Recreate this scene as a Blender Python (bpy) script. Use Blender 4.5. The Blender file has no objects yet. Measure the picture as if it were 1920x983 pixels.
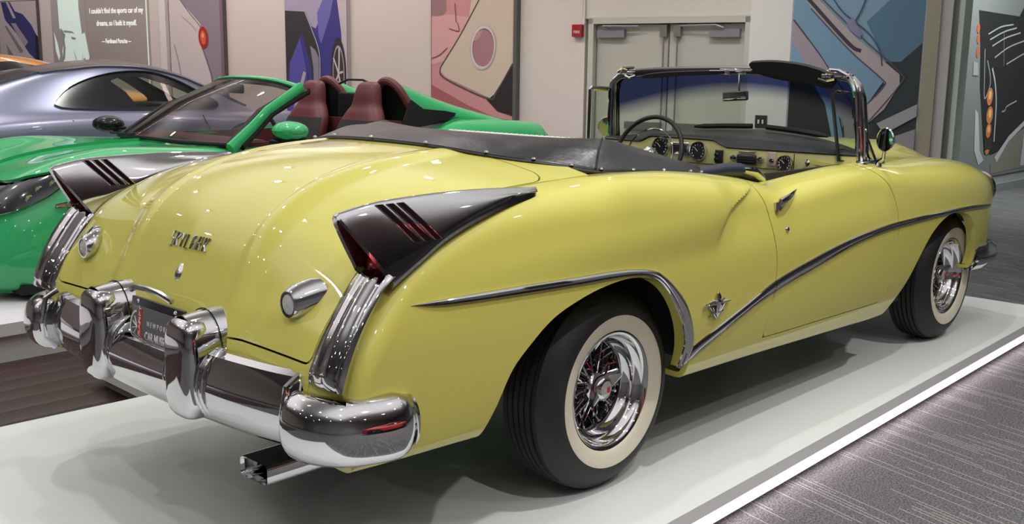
import bpy, bmesh, math, random
from mathutils import Vector, Matrix, noise
random.seed(7)
PI = math.pi
scn = bpy.context.scene
COL = scn.collection

# ---------------------------------------------------------------- camera
# world frame: +X = nose direction of the yellow car, +Y = its left side, z=0 = top of its platform, metres
CAM = Vector((-2.850, -3.051, 1.495))
YAW, PITCH, ROLL, FPX = 0.75492, 0.18265, 0.01314, 1952.12
def cam_axes(yaw, pitch, roll):
    f = Vector((math.cos(yaw)*math.cos(pitch), math.sin(yaw)*math.cos(pitch), -math.sin(pitch)))
    r = Vector((math.sin(yaw), -math.cos(yaw), 0)); u = r.cross(f)
    r2 = r*math.cos(roll)+u*math.sin(roll); u2 = u*math.cos(roll)-r*math.sin(roll)
    return r2, u2, f
r_, u_, f_ = cam_axes(YAW, PITCH, ROLL)
cd = bpy.data.cameras.new('camera'); cam = bpy.data.objects.new('camera', cd); COL.objects.link(cam)
cam.matrix_world = Matrix.Translation(CAM) @ Matrix((r_, u_, -f_)).transposed().to_4x4()
cd.sensor_fit = 'HORIZONTAL'; cd.sensor_width = 36.0; cd.lens = 36.0*FPX/1920.0; cd.clip_start = 0.05
scn.camera = cam

# room frame: d = metres straight ahead of the camera (horizontal), r = metres to its right
E1 = Vector((math.cos(YAW), math.sin(YAW), 0)); E2 = Vector((math.sin(YAW), -math.cos(YAW), 0))
def RW(d, r, z=0.0):
    p = CAM + E1*d + E2*r; return Vector((p.x, p.y, z))
FLOOR = -0.13

# ---------------------------------------------------------------- world, lights, exposure
w = bpy.data.worlds.new('world'); scn.world = w; w.use_nodes = True
w.node_tree.nodes['Background'].inputs[0].default_value = (0.80, 0.82, 0.90, 1)
w.node_tree.nodes['Background'].inputs[1].default_value = 0.05
vs = scn.view_settings; vs.view_transform = 'Standard'; vs.look = 'None'; vs.gamma = 1.0; vs.use_curve_mapping = False
vs.exposure = 0.0
def area(name, loc, target, size, size_y, energy, color=(1,1,1)):
    l = bpy.data.lights.new(name, 'AREA'); l.shape = 'RECTANGLE'; l.size = size; l.size_y = size_y; l.energy = energy; l.color = color
    o = bpy.data.objects.new(name, l); COL.objects.link(o); o.location = loc
    o.rotation_euler = (Vector(target)-Vector(loc)).to_track_quat('-Z', 'Y').to_euler(); return o
CEILZ = 4.2
# rows of small ceiling spotlights: an emitting lens in a dark can, with the lamp just under it
SPOTS = []; LAMPS = []
for i_, d_ in enumerate((-3.6, -1.4, 0.8, 3.0, 5.2, 7.4, 9.6)):
    for j_, r_i in enumerate((-7.3, -5.1, -2.9, -.7, 1.5, 3.7)):
        SPOTS.append((d_+.9*(j_ % 2), r_i))
def spot(loc, target, energy, color=(1, .97, .92), size=70, blend=.6, rad=.05):
    l = bpy.data.lights.new('ceiling_spot_light', 'SPOT'); l.energy = energy; l.color = color; l.spot_size = math.radians(size); l.spot_blend = blend; l.shadow_soft_size = rad
    o = bpy.data.objects.new('ceiling_spot_light', l); COL.objects.link(o); o.location = loc; o.rotation_euler = (Vector(target)-Vector(loc)).to_track_quat('-Z', 'Y').to_euler(); return o
# unseen area lights added to bounce soft fill off the ceiling
for k_, (d_, r_i, sx, sy, en, c_) in enumerate(((6.5, -4.0, 9.0, 4.0, 330, (1.0, .95, .94)), (1.0, .5, 8.0, 4.0, 260, (.98, .98, 1.0)), (7.0, 4.0, 6.0, 3.0, 90, (.97, 1.0, .96)), (12.5, -5.0, 8.0, 2.0, 160, (1.0, .93, .92)))):
    area('ceiling_uplighter', RW(d_, r_i, 3.35), RW(d_, r_i, 4.2), sx, sy, en, c_)
for (d_, r_i) in SPOTS:
    if d_ > 12.0-.6*r_i or (r_i > 2.5 and d_ > 4): continue
    LAMPS.append((d_, r_i))
    spot(RW(d_, r_i, 4.08), RW(d_+.15, r_i, 0), (205 if r_i > 1.2 and d_ < 5 else 50 if d_ < 4 else 104), size=105, blend=.8, rad=.055, color=(1, .975, .94))
# area lights without fixtures, added to brighten and tint the back wall
WU_ = (E2-0.6*E1).normalized(); WN_ = -(E1+0.6*E2).normalized(); WO_ = RW(12.6, 0, 0)
for s_, L_, en, c_ in ((-8.2, 4.0, 52, (1.0, .86, .83)), (-4.2, 3.6, 46, (1.0, .85, .81)), (-.9, 3.0, 36, (1.0, .76, .70)), (2.0, 2.2, 12, (1.0, .92, .85)), (3.9, 1.6, 12, (.93, .97, 1.0))):
    a_ = WO_+WU_*s_+WN_*2.1; b_ = WO_+WU_*s_; area('wall_washer', (a_.x, a_.y, 4.1), (b_.x, b_.y, 1.5), L_, .25, en, c_)
area('edge_strip_light', (.9, -1.176, -.078), (.9, -1.45, -.13), 6.8, .02, 7, (1.0, .84, .90)).rotation_euler = (math.radians(-58), 0, math.radians(1.31))
area('far_wall_washer', RW(12.0, 6.6, 4.1), RW(15.5, 7.4, 1.0), 3.0, .3, 330, (.93, 1.0, .97))  # unseen fill light added to lift the dark far wall
# ---------------------------------------------------------------- helpers: materials
MATS = {}
def mat(name, color, rough=0.5, metal=0.0, coat=0.0, emit=None, estr=0.0, spec=0.5, trans=0.0, ior=1.45, alpha=1.0, bump=None, vary=None, sheen=0.0):
    if name in MATS: return MATS[name]
    m = bpy.data.materials.new(name); m.use_nodes = True; nt = m.node_tree; b = nt.nodes['Principled BSDF']
    b.inputs['Base Color'].default_value = (*color, 1); b.inputs['Roughness'].default_value = rough; b.inputs['Metallic'].default_value = metal
    b.inputs['Coat Weight'].default_value = coat; b.inputs['Coat Roughness'].default_value = 0.03; b.inputs['Specular IOR Level'].default_value = spec
    b.inputs['Transmission Weight'].default_value = trans; b.inputs['IOR'].default_value = ior; b.inputs['Alpha'].default_value = alpha
    b.inputs['Sheen Weight'].default_value = sheen
    if emit: b.inputs['Emission Color'].default_value = (*emit, 1); b.inputs['Emission Strength'].default_value = estr
    tc = nt.nodes.new('ShaderNodeTexCoord')
    if bump:
        n = nt.nodes.new('ShaderNodeTexNoise'); n.inputs['Scale'].default_value = bump[0]; n.inputs['Detail'].default_value = 3
        bp = nt.nodes.new('ShaderNodeBump'); bp.inputs['Strength'].default_value = bump[1]; bp.inputs['Distance'].default_value = bump[2] if len(bump) > 2 else 0.01
        nt.links.new(tc.outputs['Object'], n.inputs['Vector']); nt.links.new(n.outputs['Fac'], bp.inputs['Height']); nt.links.new(bp.outputs['Normal'], b.inputs['Normal'])
    if vary:   # (other colour, scale)
        n = nt.nodes.new('ShaderNodeTexNoise'); n.inputs['Scale'].default_value = vary[1]; n.inputs['Detail'].default_value = 4
        mx = nt.nodes.new('ShaderNodeMix'); mx.data_type = 'RGBA'; mx.inputs[6].default_value = (*color, 1); mx.inputs[7].default_value = (*vary[0], 1)
        nt.links.new(tc.outputs['Object'], n.inputs['Vector']); nt.links.new(n.outputs['Fac'], mx.inputs[0]); nt.links.new(mx.outputs[2], b.inputs['Base Color'])
    MATS[name] = m; return m

# ---------------------------------------------------------------- helpers: maths
def pchip(xs, ys, x):
    n = len(xs)
    if x <= xs[0]: return ys[0]
    if x >= xs[-1]: return ys[-1]
    lo, hi = 0, n-1
    while hi-lo > 1:
        m = (lo+hi)//2
        if xs[m] <= x: lo = m
        else: hi = m
    def dl(i): return (ys[i+1]-ys[i])/(xs[i+1]-xs[i])
    def sl(i):
        if i == 0: return dl(0)
        if i == n-1: return dl(n-2)
        a, b = dl(i-1), dl(i)
        if a*b <= 0: return 0.0
        h0, h1 = xs[i]-xs[i-1], xs[i+1]-xs[i]; w1, w2 = 2*h1+h0, h1+2*h0
        return (w1+w2)/(w1/a+w2/b)
    i = lo; h = xs[i+1]-xs[i]; t = (x-xs[i])/h; s0, s1 = sl(i), sl(i+1)
    return (2*t**3-3*t*t+1)*ys[i]+(t**3-2*t*t+t)*h*s0+(-2*t**3+3*t*t)*ys[i+1]+(t**3-t*t)*h*s1
def tab(rows, x, c=1):
    return pchip([r[0] for r in rows], [r[c] for r in rows], x)
def lerp(a, b, t): return a+(b-a)*t
def sstep(a, b, x):
    t = max(0.0, min(1.0, (x-a)/(b-a))); return t*t*(3-2*t)
def crom(pts, n, closed=False):
    """Catmull-Rom through pts (tuples), n samples per span"""
    P = [Vector(p) for p in pts]; out = []; m = len(P)
    for i in range(m if closed else m-1):
        if closed: a, b, c, d = P[(i-1) % m], P[i], P[(i+1) % m], P[(i+2) % m]
        else: a, b, c, d = P[i-1] if i > 0 else 2*P[0]-P[1], P[i], P[i+1], P[i+2] if i+2 < m else 2*P[-1]-P[-2]
        for k in range(n):
            t = k/n
            out.append(0.5*((2*b)+(c-a)*t+(2*a-5*b+4*c-d)*t*t+(3*b-a-3*c+d)*t**3))
    if not closed: out.append(P[-1])
    return out
def bs_basis(n, m):
    """rows of cubic B-spline weights: n control points -> m samples; end points interpolated"""
    rows = []
    for k in range(m):
        x = k/(m-1)*(n-1); i = min(int(x), n-2); t = x-i
        w4 = ((1-t)**3/6, (3*t**3-6*t*t+4)/6, (-3*t**3+3*t*t+3*t+1)/6, t**3/6); r = {}
        for q, ww in zip((i-1, i, i+1, i+2), w4):
            if q < 0: r[0] = r.get(0, 0)+2*ww; r[1] = r.get(1, 0)-ww
            elif q > n-1: r[n-1] = r.get(n-1, 0)+2*ww; r[n-2] = r.get(n-2, 0)-ww
            else: r[q] = r.get(q, 0)+ww
        rows.append(list(r.items()))
    return rows
def bspline_grid(net, mu, mv):
    nu, nv = len(net), len(net[0]); bu, bv = bs_basis(nu, mu), bs_basis(nv, mv)
    tmp = [[sum(((net[i][j])*w for j, w in row), Vector((0, 0, 0))) for row in bv] for i in range(nu)]
    return [[sum((tmp[i][k]*w for i, w in row), Vector((0, 0, 0))) for k in range(mv)] for row in bu]
def sd_poly(px, pz, poly):
    """signed distance in a plane, negative inside"""
    d = 1e9; inside = False; n = len(poly); j = n-1
    for i in range(n):
        ax, az = poly[i]; bx, bz = poly[j]
        ex, ez = bx-ax, bz-az; wx, wz = px-ax, pz-az
        L = ex*ex+ez*ez; t = max(0.0, min(1.0, (wx*ex+wz*ez)/L)) if L > 0 else 0
        qx, qz = wx-ex*t, wz-ez*t; d = min(d, qx*qx+qz*qz)
        if (az > pz) != (bz > pz) and px < (bx-ax)*(pz-az)/(bz-az)+ax: inside = not inside
        j = i
    d = math.sqrt(d); return -d if inside else d

# ---------------------------------------------------------------- helpers: meshes
class M:
    def __init__(s): s.v = []; s.f = []
    def add(s, vs, fs):
        o = len(s.v); s.v += [Vector(v) for v in vs]; s.f += [tuple(i+o for i in f) for f in fs]; return s
    def grid(s, G, cu=False, cv=False, flip=False):
        nu, nv = len(G), len(G[0]); fs = []
        for i in range(nu if cu else nu-1):
            for j in range(nv if cv else nv-1):
                a, b, c, d = i*nv+j, ((i+1) % nu)*nv+j, ((i+1) % nu)*nv+(j+1) % nv, i*nv+(j+1) % nv
                fs.append((a, d, c, b) if flip else (a, b, c, d))
        return s.add([p for r in G for p in r], fs)
    def box(s, c, size, rot=None, bev=0.0):
        x, y, z = size[0]/2, size[1]/2, size[2]/2; c = Vector(c)
        if bev > 0:
            bm = bmesh.new(); bmesh.ops.create_cube(bm, size=1.0)
            for v in bm.verts: v.co = Vector((v.co.x*x*2, v.co.y*y*2, v.co.z*z*2))
            bmesh.ops.bevel(bm, geom=list(bm.edges), offset=min(bev, x*.95, y*.95, z*.95), segments=3, profile=0.5, affect='EDGES')
            bm.verts.index_update(); vs = [v.co.copy() for v in bm.verts]; fs = [tuple(v.index for v in f.verts) for f in bm.faces]; bm.free()
        else:
            vs = [Vector(p) for p in ((-x,-y,-z),(x,-y,-z),(x,y,-z),(-x,y,-z),(-x,-y,z),(x,-y,z),(x,y,z),(-x,y,z))]
            fs = [(0,3,2,1),(4,5,6,7),(0,1,5,4),(1,2,6,5),(2,3,7,6),(3,0,4,7)]
        if rot is not None: vs = [rot @ v for v in vs]
        return s.add([v+c for v in vs], fs)
    def lathe(s, prof, c=(0,0,0), axis='z', n=32, closed=False):
        """prof: list of (radius, height)"""
        G = []
        for k in range(n):
            a = 2*PI*k/n; row = []
            for r, h in prof:
                p = (r*math.cos(a), r*math.sin(a), h)
                if axis == 'y': p = (p[0], p[2], p[1])
                elif axis == 'x': p = (p[2], p[0], p[1])
                row.append(Vector(c)+Vector(p))
            G.append(row)
        return s.grid(G, cu=True, cv=closed, flip=(axis == 'y'))
    def tube(s, path, rad, n=8, closed=False, cap=True, flat=None):
        """round (or flattened) bar along a path; rad number or list"""
        P = [Vector(p) for p in path]; m = len(P); G = []; up = Vector((0,0,1)); prev = None
        for i in range(m):
            t = (P[(i+1) % m]-P[i-1]) if closed else (P[min(i+1, m-1)]-P[max(i-1, 0)])
            t.normalize()
            if prev is None:
                a = up if abs(t.z) < .9 else Vector((1,0,0)); nx = t.cross(a).normalized()
            else: nx = (prev-t*prev.dot(t)).normalized()
            prev = nx; ny = t.cross(nx); r = rad[i] if isinstance(rad, (list, tuple)) else rad
            fl = flat or (1, 1)
            G.append([P[i]+(nx*math.cos(2*PI*k/n)*fl[0]+ny*math.sin(2*PI*k/n)*fl[1])*r for k in range(n)])
        s.grid(G, cu=closed, cv=True)
        if cap and not closed:
            o = len(s.v)-m*n; s.f.append(tuple(o+k for k in range(n))[::-1]); s.f.append(tuple(o+(m-1)*n+k for k in range(n)))
        return s
    def prism(s, poly, y0, y1, plane='xz', fn=None):
        """extrude closed 2D polygon between y0 and y1"""
        n = len(poly)
        def mk(a, b, h):
            return Vector((a, h, b)) if plane == 'xz' else (Vector((h, a, b)) if plane == 'yz' else Vector((a, b, h)))
        vs = [mk(a, b, y0) for a, b in poly]+[mk(a, b, y1) for a, b in poly]
        fs = [tuple(range(n)), tuple(range(2*n-1, n-1, -1))]+[(i, i+n, (i+1) % n+n, (i+1) % n) for i in range(n)]
        return s.add(vs, fs)
    def mirrored(s):
        m = M(); m.v = [Vector((v.x, -v.y, v.z)) for v in s.v]; m.f = [tuple(reversed(f)) for f in s.f]; return m
    def xf(s, mtx):
        s.v = [mtx @ v for v in s.v]; return s
    def join(s, o): return s.add(o.v, o.f)
    def clip(s, fn):
        """keep the region fn(v) > 0, cutting faces along fn = 0"""
        val = [fn(v) for v in s.v]; nv, nf, mp, cut = [], [], {}, {}
        def kv(i):
            if i not in mp: mp[i] = len(nv); nv.append(s.v[i])
            return mp[i]
        def ce(i, j):
            k = (min(i, j), max(i, j))
            if k not in cut:
                a, b = k; lo, hi = s.v[a].copy(), s.v[b].copy(); fl, fh = val[a], val[b]
                t = fl/(fl-fh); p = lo.lerp(hi, t)
                for _ in range(3):
                    fp = fn(p)
                    if (fp > 0) == (fl > 0): lo, fl = p, fp
                    else: hi, fh = p, fp
                    if abs(fl-fh) < 1e-12: break
                    p = lo.lerp(hi, fl/(fl-fh))
                cut[k] = len(nv); nv.append(p)
            return cut[k]
        for f in s.f:
            ins = [val[i] > 0 for i in f]
            if not any(ins): continue
            if all(ins): nf.append(tuple(kv(i) for i in f)); continue
            out = []
            for a in range(len(f)):
                i, j = f[a], f[(a+1) % len(f)]
                if val[i] > 0: out.append(kv(i))
                if (val[i] > 0) != (val[j] > 0): out.append(ce(i, j))
            if len(out) >= 3: nf.append(tuple(out))
        r = M(); r.v = nv; r.f = nf; return r
    def weld(s, d=1e-4):
        bm = s.bm(); bmesh.ops.remove_doubles(bm, verts=bm.verts, dist=d); bmesh.ops.dissolve_degenerate(bm, dist=d*.5, edges=bm.edges)
        bm.verts.index_update(); s.v = [v.co.copy() for v in bm.verts]; s.f = [tuple(v.index for v in f.verts) for f in bm.faces]; bm.free(); return s
    def bm(s):
        bm = bmesh.new(); vs = [bm.verts.new(v) for v in s.v]
        for f in s.f:
            try: bm.faces.new([vs[i] for i in f])
            except ValueError: pass
        bm.verts.ensure_lookup_table(); return bm
    def flange(s, depth=0.02):
        """fold the open edges inward so that the panel shows thickness"""
        bm = s.bm(); bm.normal_update(); bm.verts.index_update(); s.v = [v.co.copy() for v in bm.verts]; s.f = [tuple(v.index for v in f.verts) for f in bm.faces]
        nr = [v.normal.copy() for v in bm.verts]; be = [(e.verts[0].index, e.verts[1].index, e.link_faces[0]) for e in bm.edges if len(e.link_faces) == 1]
        mp = {}
        def low(i):
            if i not in mp: mp[i] = len(s.v); s.v.append(s.v[i]-nr[i]*depth)
            return mp[i]
        for a, b, f in be:
            vs = [v.index for v in f.verts]; k = vs.index(a)
            if vs[(k+1) % len(vs)] == b: a, b = b, a
            s.f.append((a, b, low(b), low(a)))
        bm.free(); return s
def build(name, m, material, parent=None, smooth=True, sharp=35.0, recalc=False):
    me = bpy.data.meshes.new(name); me.from_pydata([tuple(v) for v in m.v], [], m.f); me.validate()
    if recalc:
        bm = bmesh.new(); bm.from_mesh(me); bmesh.ops.recalc_face_normals(bm, faces=bm.faces); bm.to_mesh(me); bm.free()
    if material: me.materials.append(material)
    if smooth:
        me.shade_smooth()
        if sharp: me.set_sharp_from_angle(angle=math.radians(sharp))
    o = bpy.data.objects.new(name, me); COL.objects.link(o)
    if parent: o.parent = parent
    return o
def thing(name, label, cat, group=None, loc=(0,0,0), rz=0.0):
    o = bpy.data.objects.new(name, None); COL.objects.link(o); o.location = loc; o.rotation_euler = (0, 0, rz); o.empty_display_size = 0.1
    return tag(o, label, cat, group)
def tag(o, label=None, cat=None, group=None, kind=None):
    if label: o['label'] = label
    if cat: o['category'] = cat
    if group: o['group'] = group
    if kind: o['kind'] = kind
    return o
def text(name, body, size, mtx, material, parent, extrude=0.001, font_shear=0.0, width=1.0, spacing=1.0, align='CENTER', bold=0.0):
    c = bpy.data.curves.new(name, 'FONT'); c.body = body; c.size = size; c.extrude = extrude; c.align_x = align; c.align_y = 'CENTER'
    c.shear = font_shear; c.space_character = spacing; c.offset = bold; c.resolution_u = 3
    o = bpy.data.objects.new(name, c); COL.objects.link(o)
    dg = bpy.context.evaluated_depsgraph_get(); me = bpy.data.meshes.new_from_object(o.evaluated_get(dg)); bpy.data.objects.remove(o)
    me.transform(mtx @ Matrix.Diagonal((width, 1, 1, 1))); me.materials.append(material)
    n = bpy.data.objects.new(name, me); COL.objects.link(n)
    if parent: n.parent = parent
    return n
def frame(o, x, y, z=None):
    """matrix from origin and two axes"""
    x = Vector(x).normalized(); y = Vector(y).normalized(); z = x.cross(y).normalized(); y = z.cross(x)
    m = Matrix((x, y, z)).transposed().to_4x4(); m.translation = Vector(o); return m
def quadplane(c, u, v):
    c, u, v = Vector(c), Vector(u), Vector(v); return [c-u-v, c+u-v, c+u+v, c-u+v]

# ---------------------------------------------------------------- materials
yellow = mat('yellow_paint', (0.66, 0.62, 0.135), rough=0.5, coat=1.0, spec=0.12)
chrome = mat('chrome', (0.62, 0.62, 0.64), rough=0.045, metal=1.0)
chrome_dull = mat('dull_chrome', (0.62, 0.62, 0.62), rough=0.18, metal=1.0)
black = mat('black_paint', (0.012, 0.012, 0.012), rough=0.45)
dark_in = mat('dark_cavity', (0.01, 0.01, 0.01), rough=0.9)
rubber = mat('tyre_rubber', (0.022, 0.022, 0.023), rough=0.55, bump=(60, .1))
whitewall_m = mat('whitewall_rubber', (0.70, 0.66, 0.52), rough=0.5)
vinyl = mat('black_vinyl', (0.018, 0.018, 0.024), rough=0.33, bump=(55, .25, .004))
plat_m = mat('platform_white', (0.70, 0.73, 0.72), rough=0.38)
carpet_m = None

# ================================================================ setting
def simple_box(name, x0, x1, y0, y1, z0, z1, m, parent=None, bev=0.0):
    mm = M().box(((x0+x1)/2, (y0+y1)/2, (z0+z1)/2), (x1-x0, y1-y0, z1-z0), bev=bev); return build(name, mm, m, parent, smooth=bev > 0)

# ================================================================ yellow convertible
CAR = thing('yellow_convertible', 'glossy yellow nineteen-fifties convertible with chrome tail fins and whitewall tyres on the near white platform', 'car')

# upper inner edge of the body side, rear bottom -> nose:  s, X, Z, y, crest lift
A_ROWS = [
 (0.00,-1.262,.560,.790),(0.10,-1.252,.658,.795),(0.215,-1.212,.764,.80),(0.315,-1.153,.843,.80),(0.41,-1.090,.920,.80),(0.51,-1.030,.975,.80),
 (0.64,-.920,1.028,.80),(0.80,-.780,1.080,.80),(1.02,-.570,1.120,.80),(1.30,-.284,1.137,.80),(1.58,0.0,1.145,.78),(1.88,.30,1.136,.75),
 (2.18,.60,1.110,.74),(2.48,.90,1.070,.735),(2.68,1.10,1.036,.73),(2.98,1.40,1.052,.73),(3.38,1.80,1.070,.73),(3.68,2.10,1.070,.70),
 (4.08,2.50,1.058,.64),(4.58,3.00,1.040,.62),(5.08,3.50,1.000,.60),(5.36,3.76,.940,.58),(5.52,3.90,.850,.56),(5.68,3.95,.72,.54),(5.83,3.93,.58,.52)]
B_ROWS = [(0.00,-1.22,.43),(0.215,-1.14,.425),(0.41,-1.02,.42),(0.64,-.86,.415),(0.80,-.74,.41),(1.02,-.56,.395),(1.30,-.30,.385),(1.58,0.0,.376),(1.88,.30,.367),
 (2.18,.60,.357),(2.68,1.10,.338),(2.98,1.40,.325),(3.38,1.80,.310),(3.68,2.10,.298),(4.08,2.50,.300),(4.58,2.95,.36),(5.08,3.25,.40),(5.36,3.36,.41),(5.52,3.44,.42),(5.68,3.52,.43),(5.83,3.60,.44)]
R_ROWS = [(0,.06),(.41,.07),(.64,.09),(1.02,.13),(1.58,.16),(2.18,.16),(2.68,.12),(3.68,.13),(4.58,.16),(5.36,.16),(5.83,.12)]     # shoulder radius
W_ROWS = [(-1.3,.962),(-1.0,.970),(-.5,.978),(0,.982),(.5,.978),(1,.972),(2,.968),(2.6,.965),(3.0,.960),(3.3,.945),(3.6,.90),(3.8,.82),(3.95,.74)]
V_ROWS = [(.25,-.085),(.36,-.045),(.45,-.018),(.60,0.0),(.75,.004),(.88,-.010),(.98,-.035),(1.05,-.07)]
HIP = [(.86,1.10),(.80,1.04),(.70,1.012),(.60,.975),(.545,.93),(.53,.88)]
def side_y(x, z, s):
    y = tab(W_ROWS, x)+tab(V_ROWS, z)
    # rear fender pontoon stands proud of the door behind the hip crease
    hx = pchip([.80,.88,.93,.975,1.012,1.04,1.10],[.50,.53,.545,.60,.70,.80,.86], z)
    k = sstep(hx+.012, hx-.035, x)*sstep(.80, .95, z)*sstep(-1.2, -.2, x)
    return y+.012*k-.012*sstep(.80, 1.0, z)*(1-k)*(1 if .3 < x < 2 else 0)
def side_net():
    net = []; S = [i/66*5.83 for i in range(67)]
    for s in S:
        Xa, Za, ya = tab(A_ROWS, s, 1), tab(A_ROWS, s, 2), tab(A_ROWS, s, 3); Xb, Zb = tab(B_ROWS, s, 1), tab(B_ROWS, s, 2); r = tab(R_ROWS, s)
        e = .03; tx, tz = tab(A_ROWS, s+e, 1)-tab(A_ROWS, s-e, 1), tab(A_ROWS, s+e, 2)-tab(A_ROWS, s-e, 2); L = math.hypot(tx, tz) or 1; nx, nz = tz/L, -tx/L
        Xt, Zt = Xa+nx*r, Za+nz*r; yt = side_y(Xt, Zt, s); yc = min(ya+.07, yt-.04) if s > 1.5 else ya+.012
        row = [Vector((Xa, -(ya-.09*sstep(1.32, 1.5, s)*(1-sstep(1.75, 2.1, s))), Za-.012*sstep(1.3, 1.5, s)))]
        row.append(Vector((Xa, -(ya+yc)/2, Za))); row.append(Vector((Xa, -yc, Za)))
        for a in (22, 45, 68):
            c, sn = math.cos(math.radians(a)), math.sin(math.radians(a))
            row.append(Vector((Xa+(Xt-Xa)*(1-c), -(yc+(yt-yc)*sn), Za+(Zt-Za)*(1-c))))
        n = 9
        for k in range(n+1):
            t = k/n; x, z = lerp(Xt, Xb, t), lerp(Zt, Zb, t); row.append(Vector((x, -side_y(x, z, s), z)))
        x, z = Xb, Zb; y = side_y(x, z, s); row.append(Vector((x, -(y-.03), z-.012))); row.append(Vector((x, -(y-.10), z-.005)))
        net.append(row)
    return net
HX = [(.80,.46),(.88,.50),(.93,.540),(.975,.595),(1.005,.68),(1.03,.77),(1.055,.85),(1.08,.90),(1.12,.97)]
_SG = bspline_grid(side_net(), 430, 110)
for row_ in _SG:
    for v_ in row_:
        if -.8 < v_.x < 1.05 and v_.z > .78:
            hx_ = tab(HX, v_.z); k_ = sstep(hx_+.010, hx_-.030, v_.x)*sstep(.82, .98, v_.z)*sstep(-.7, .4, v_.x); k2 = sstep(hx_+.010, hx_-.028, v_.x)*sstep(.83, .97, v_.z)*sstep(.15, .5, v_.x)
            side_w = sstep(-.76, -.90, v_.y); v_.y -= .022*k_*side_w
SIDE = M().grid(_SG, flip=True)

REAR_ARCH = [(-.80,.20),(-.745,.404),(-.694,.495),(-.637,.60),(-.555,.672),(-.455,.735),(-.33,.775),(-.20,.80),(-.064,.808),(.06,.788),(.17,.74),(.255,.665),(.315,.57),(.345,.48),(.352,.40),(.352,.20)]
FRONT_ARCH = [(2.17,.15),(2.193,.319),(2.321,.454),(2.429,.579),(2.545,.678),(2.674,.738),(2.815,.765),(2.968,.757),(3.12,.715),(3.22,.62),(3.28,.50),(3.29,.42),(3.29,.15)]
def dense2(pts, n=6): return [(v.x, v.y) for v in crom([(a, b, 0) for a, b in pts], n)]
RA = dense2(REAR_ARCH[1:-1]); RA = [(RA[0][0]-.05, .1)]+RA+[(RA[-1][0], .1)]
FA = dense2(FRONT_ARCH[1:-1]); FA = [(FA[0][0]-.1, .1)]+FA+[(FA[-1][0], .1)]
def f_arch(v):
    if v.z > .86: return 1.0
    return min(sd_poly(v.x, v.z, RA) if v.x < 1 else 1.0, sd_poly(v.x, v.z, FA) if v.x > 1.5 else 1.0)
DOOR = [(.855,1.30),(.862,1.06),(.892,.96),(.925,.80),(.936,.70),(.930,.585),(.900,.455),(.912,.425),(.955,.417),(1.473,.404),(1.98,.393),(2.03,.40),(2.055,.43),(2.095,.50),(2.118,.60),(2.125,.70),(2.112,.832),(2.07,.94),(2.00,1.02),(1.92,1.07),(1.86,1.10),(1.84,1.30)]
DO = dense2(DOOR, 4)
def f_door(v):
    if v.x < .7 or v.x > 2.3: return 1.0
    return sd_poly(v.x, v.z, DO)
side_cut = SIDE.clip(f_arch)
body_side = side_cut.clip(lambda v: f_door(v)-.0028)
door_panel = side_cut.clip(lambda v: -f_door(v)-.0028)

# ---- trunk lid, rear valance, tonneau deck: swept between the centre profile and the fender edge
C_ROWS = [(0.00,-1.262,.560),(0.10,-1.250,.660),(0.215,-1.215,.765),(0.315,-1.178,.850),(0.41,-1.130,.945),(0.51,-1.075,1.018),
 (0.64,-.970,1.095),(0.80,-.820,1.155),(1.02,-.590,1.202),(1.30,-.290,1.228),(1.58,0.0,1.236),(1.88,.30,1.232)]
def deck_pt(s, y):
    a = abs(y); q = a/.80
    A = Vector((tab(A_ROWS, s, 1), 0, tab(A_ROWS, s, 2))); C = Vector((tab(C_ROWS, s, 1), 0, tab(C_ROWS, s, 2)))
    k = 1-q**2.1; p = A.lerp(C, k); e = .03
    t = Vector((tab(C_ROWS, s+e, 1)-tab(C_ROWS, s-e, 1), 0, tab(C_ROWS, s+e, 2)-tab(C_ROWS, s-e, 2))).normalized(); n = Vector((-t.z, 0, t.x))
    n = Vector((-t.z, 0, t.x))
    h = .016*sstep(.44, .35, a)*(1-.6*sstep(.8, 1.5, s))-.006*sstep(.34, .30, a)
    flat = sstep(.8, .2, s)
    p = p+n*(h-.012*math.sin(min(1, q)*PI)*flat)
    return Vector((p.x, y, p.z))
DECK = M()
_N = 150; _Ys = [-.797+1.594*j/120 for j in range(121)]
DECK.grid([[deck_pt(1.50*i/_N, y) for y in _Ys] for i in range(_N+1)])
def f_lid(v):      # negative inside the trunk lid outline
    zb = .700
    # rounded front corners at X=-.27
    ax, ay = v.x, abs(v.y)
    R = .10; X1 = -.262; Y1 = .792
    qx, qy = ax-(X1-R), ay-(Y1-R)
    if qx > 0 and qy > 0: d = math.hypot(qx, qy)-R
    else: d = max(qx, qy)-R
    e = zb-v.z
    qz = e+.03; qy2 = ay-(Y1-.03)
    d2 = math.hypot(max(qz,0), max(qy2,0))-.03 if (qz > 0 and qy2 > 0) else e
    return max(d, d2)
lid = DECK.clip(lambda v: -f_lid(v)-.003)
rear_deck = DECK.clip(lambda v: f_lid(v)-.003)

def sym(m): 
    r = M(); r.join(m); r.join(m.mirrored()); return r
shell = sym(body_side.flange(.022))
build('body_shell', shell, yellow, CAR)
build('rear_deck', rear_deck.flange(.02), yellow, CAR)
LIDO = build('trunk_lid', lid.flange(.02), yellow, CAR)
door_panel.flange(.03)
DR = build('door', door_panel, yellow, CAR); DL = build('door', door_panel.mirrored(), yellow, CAR)

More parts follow.
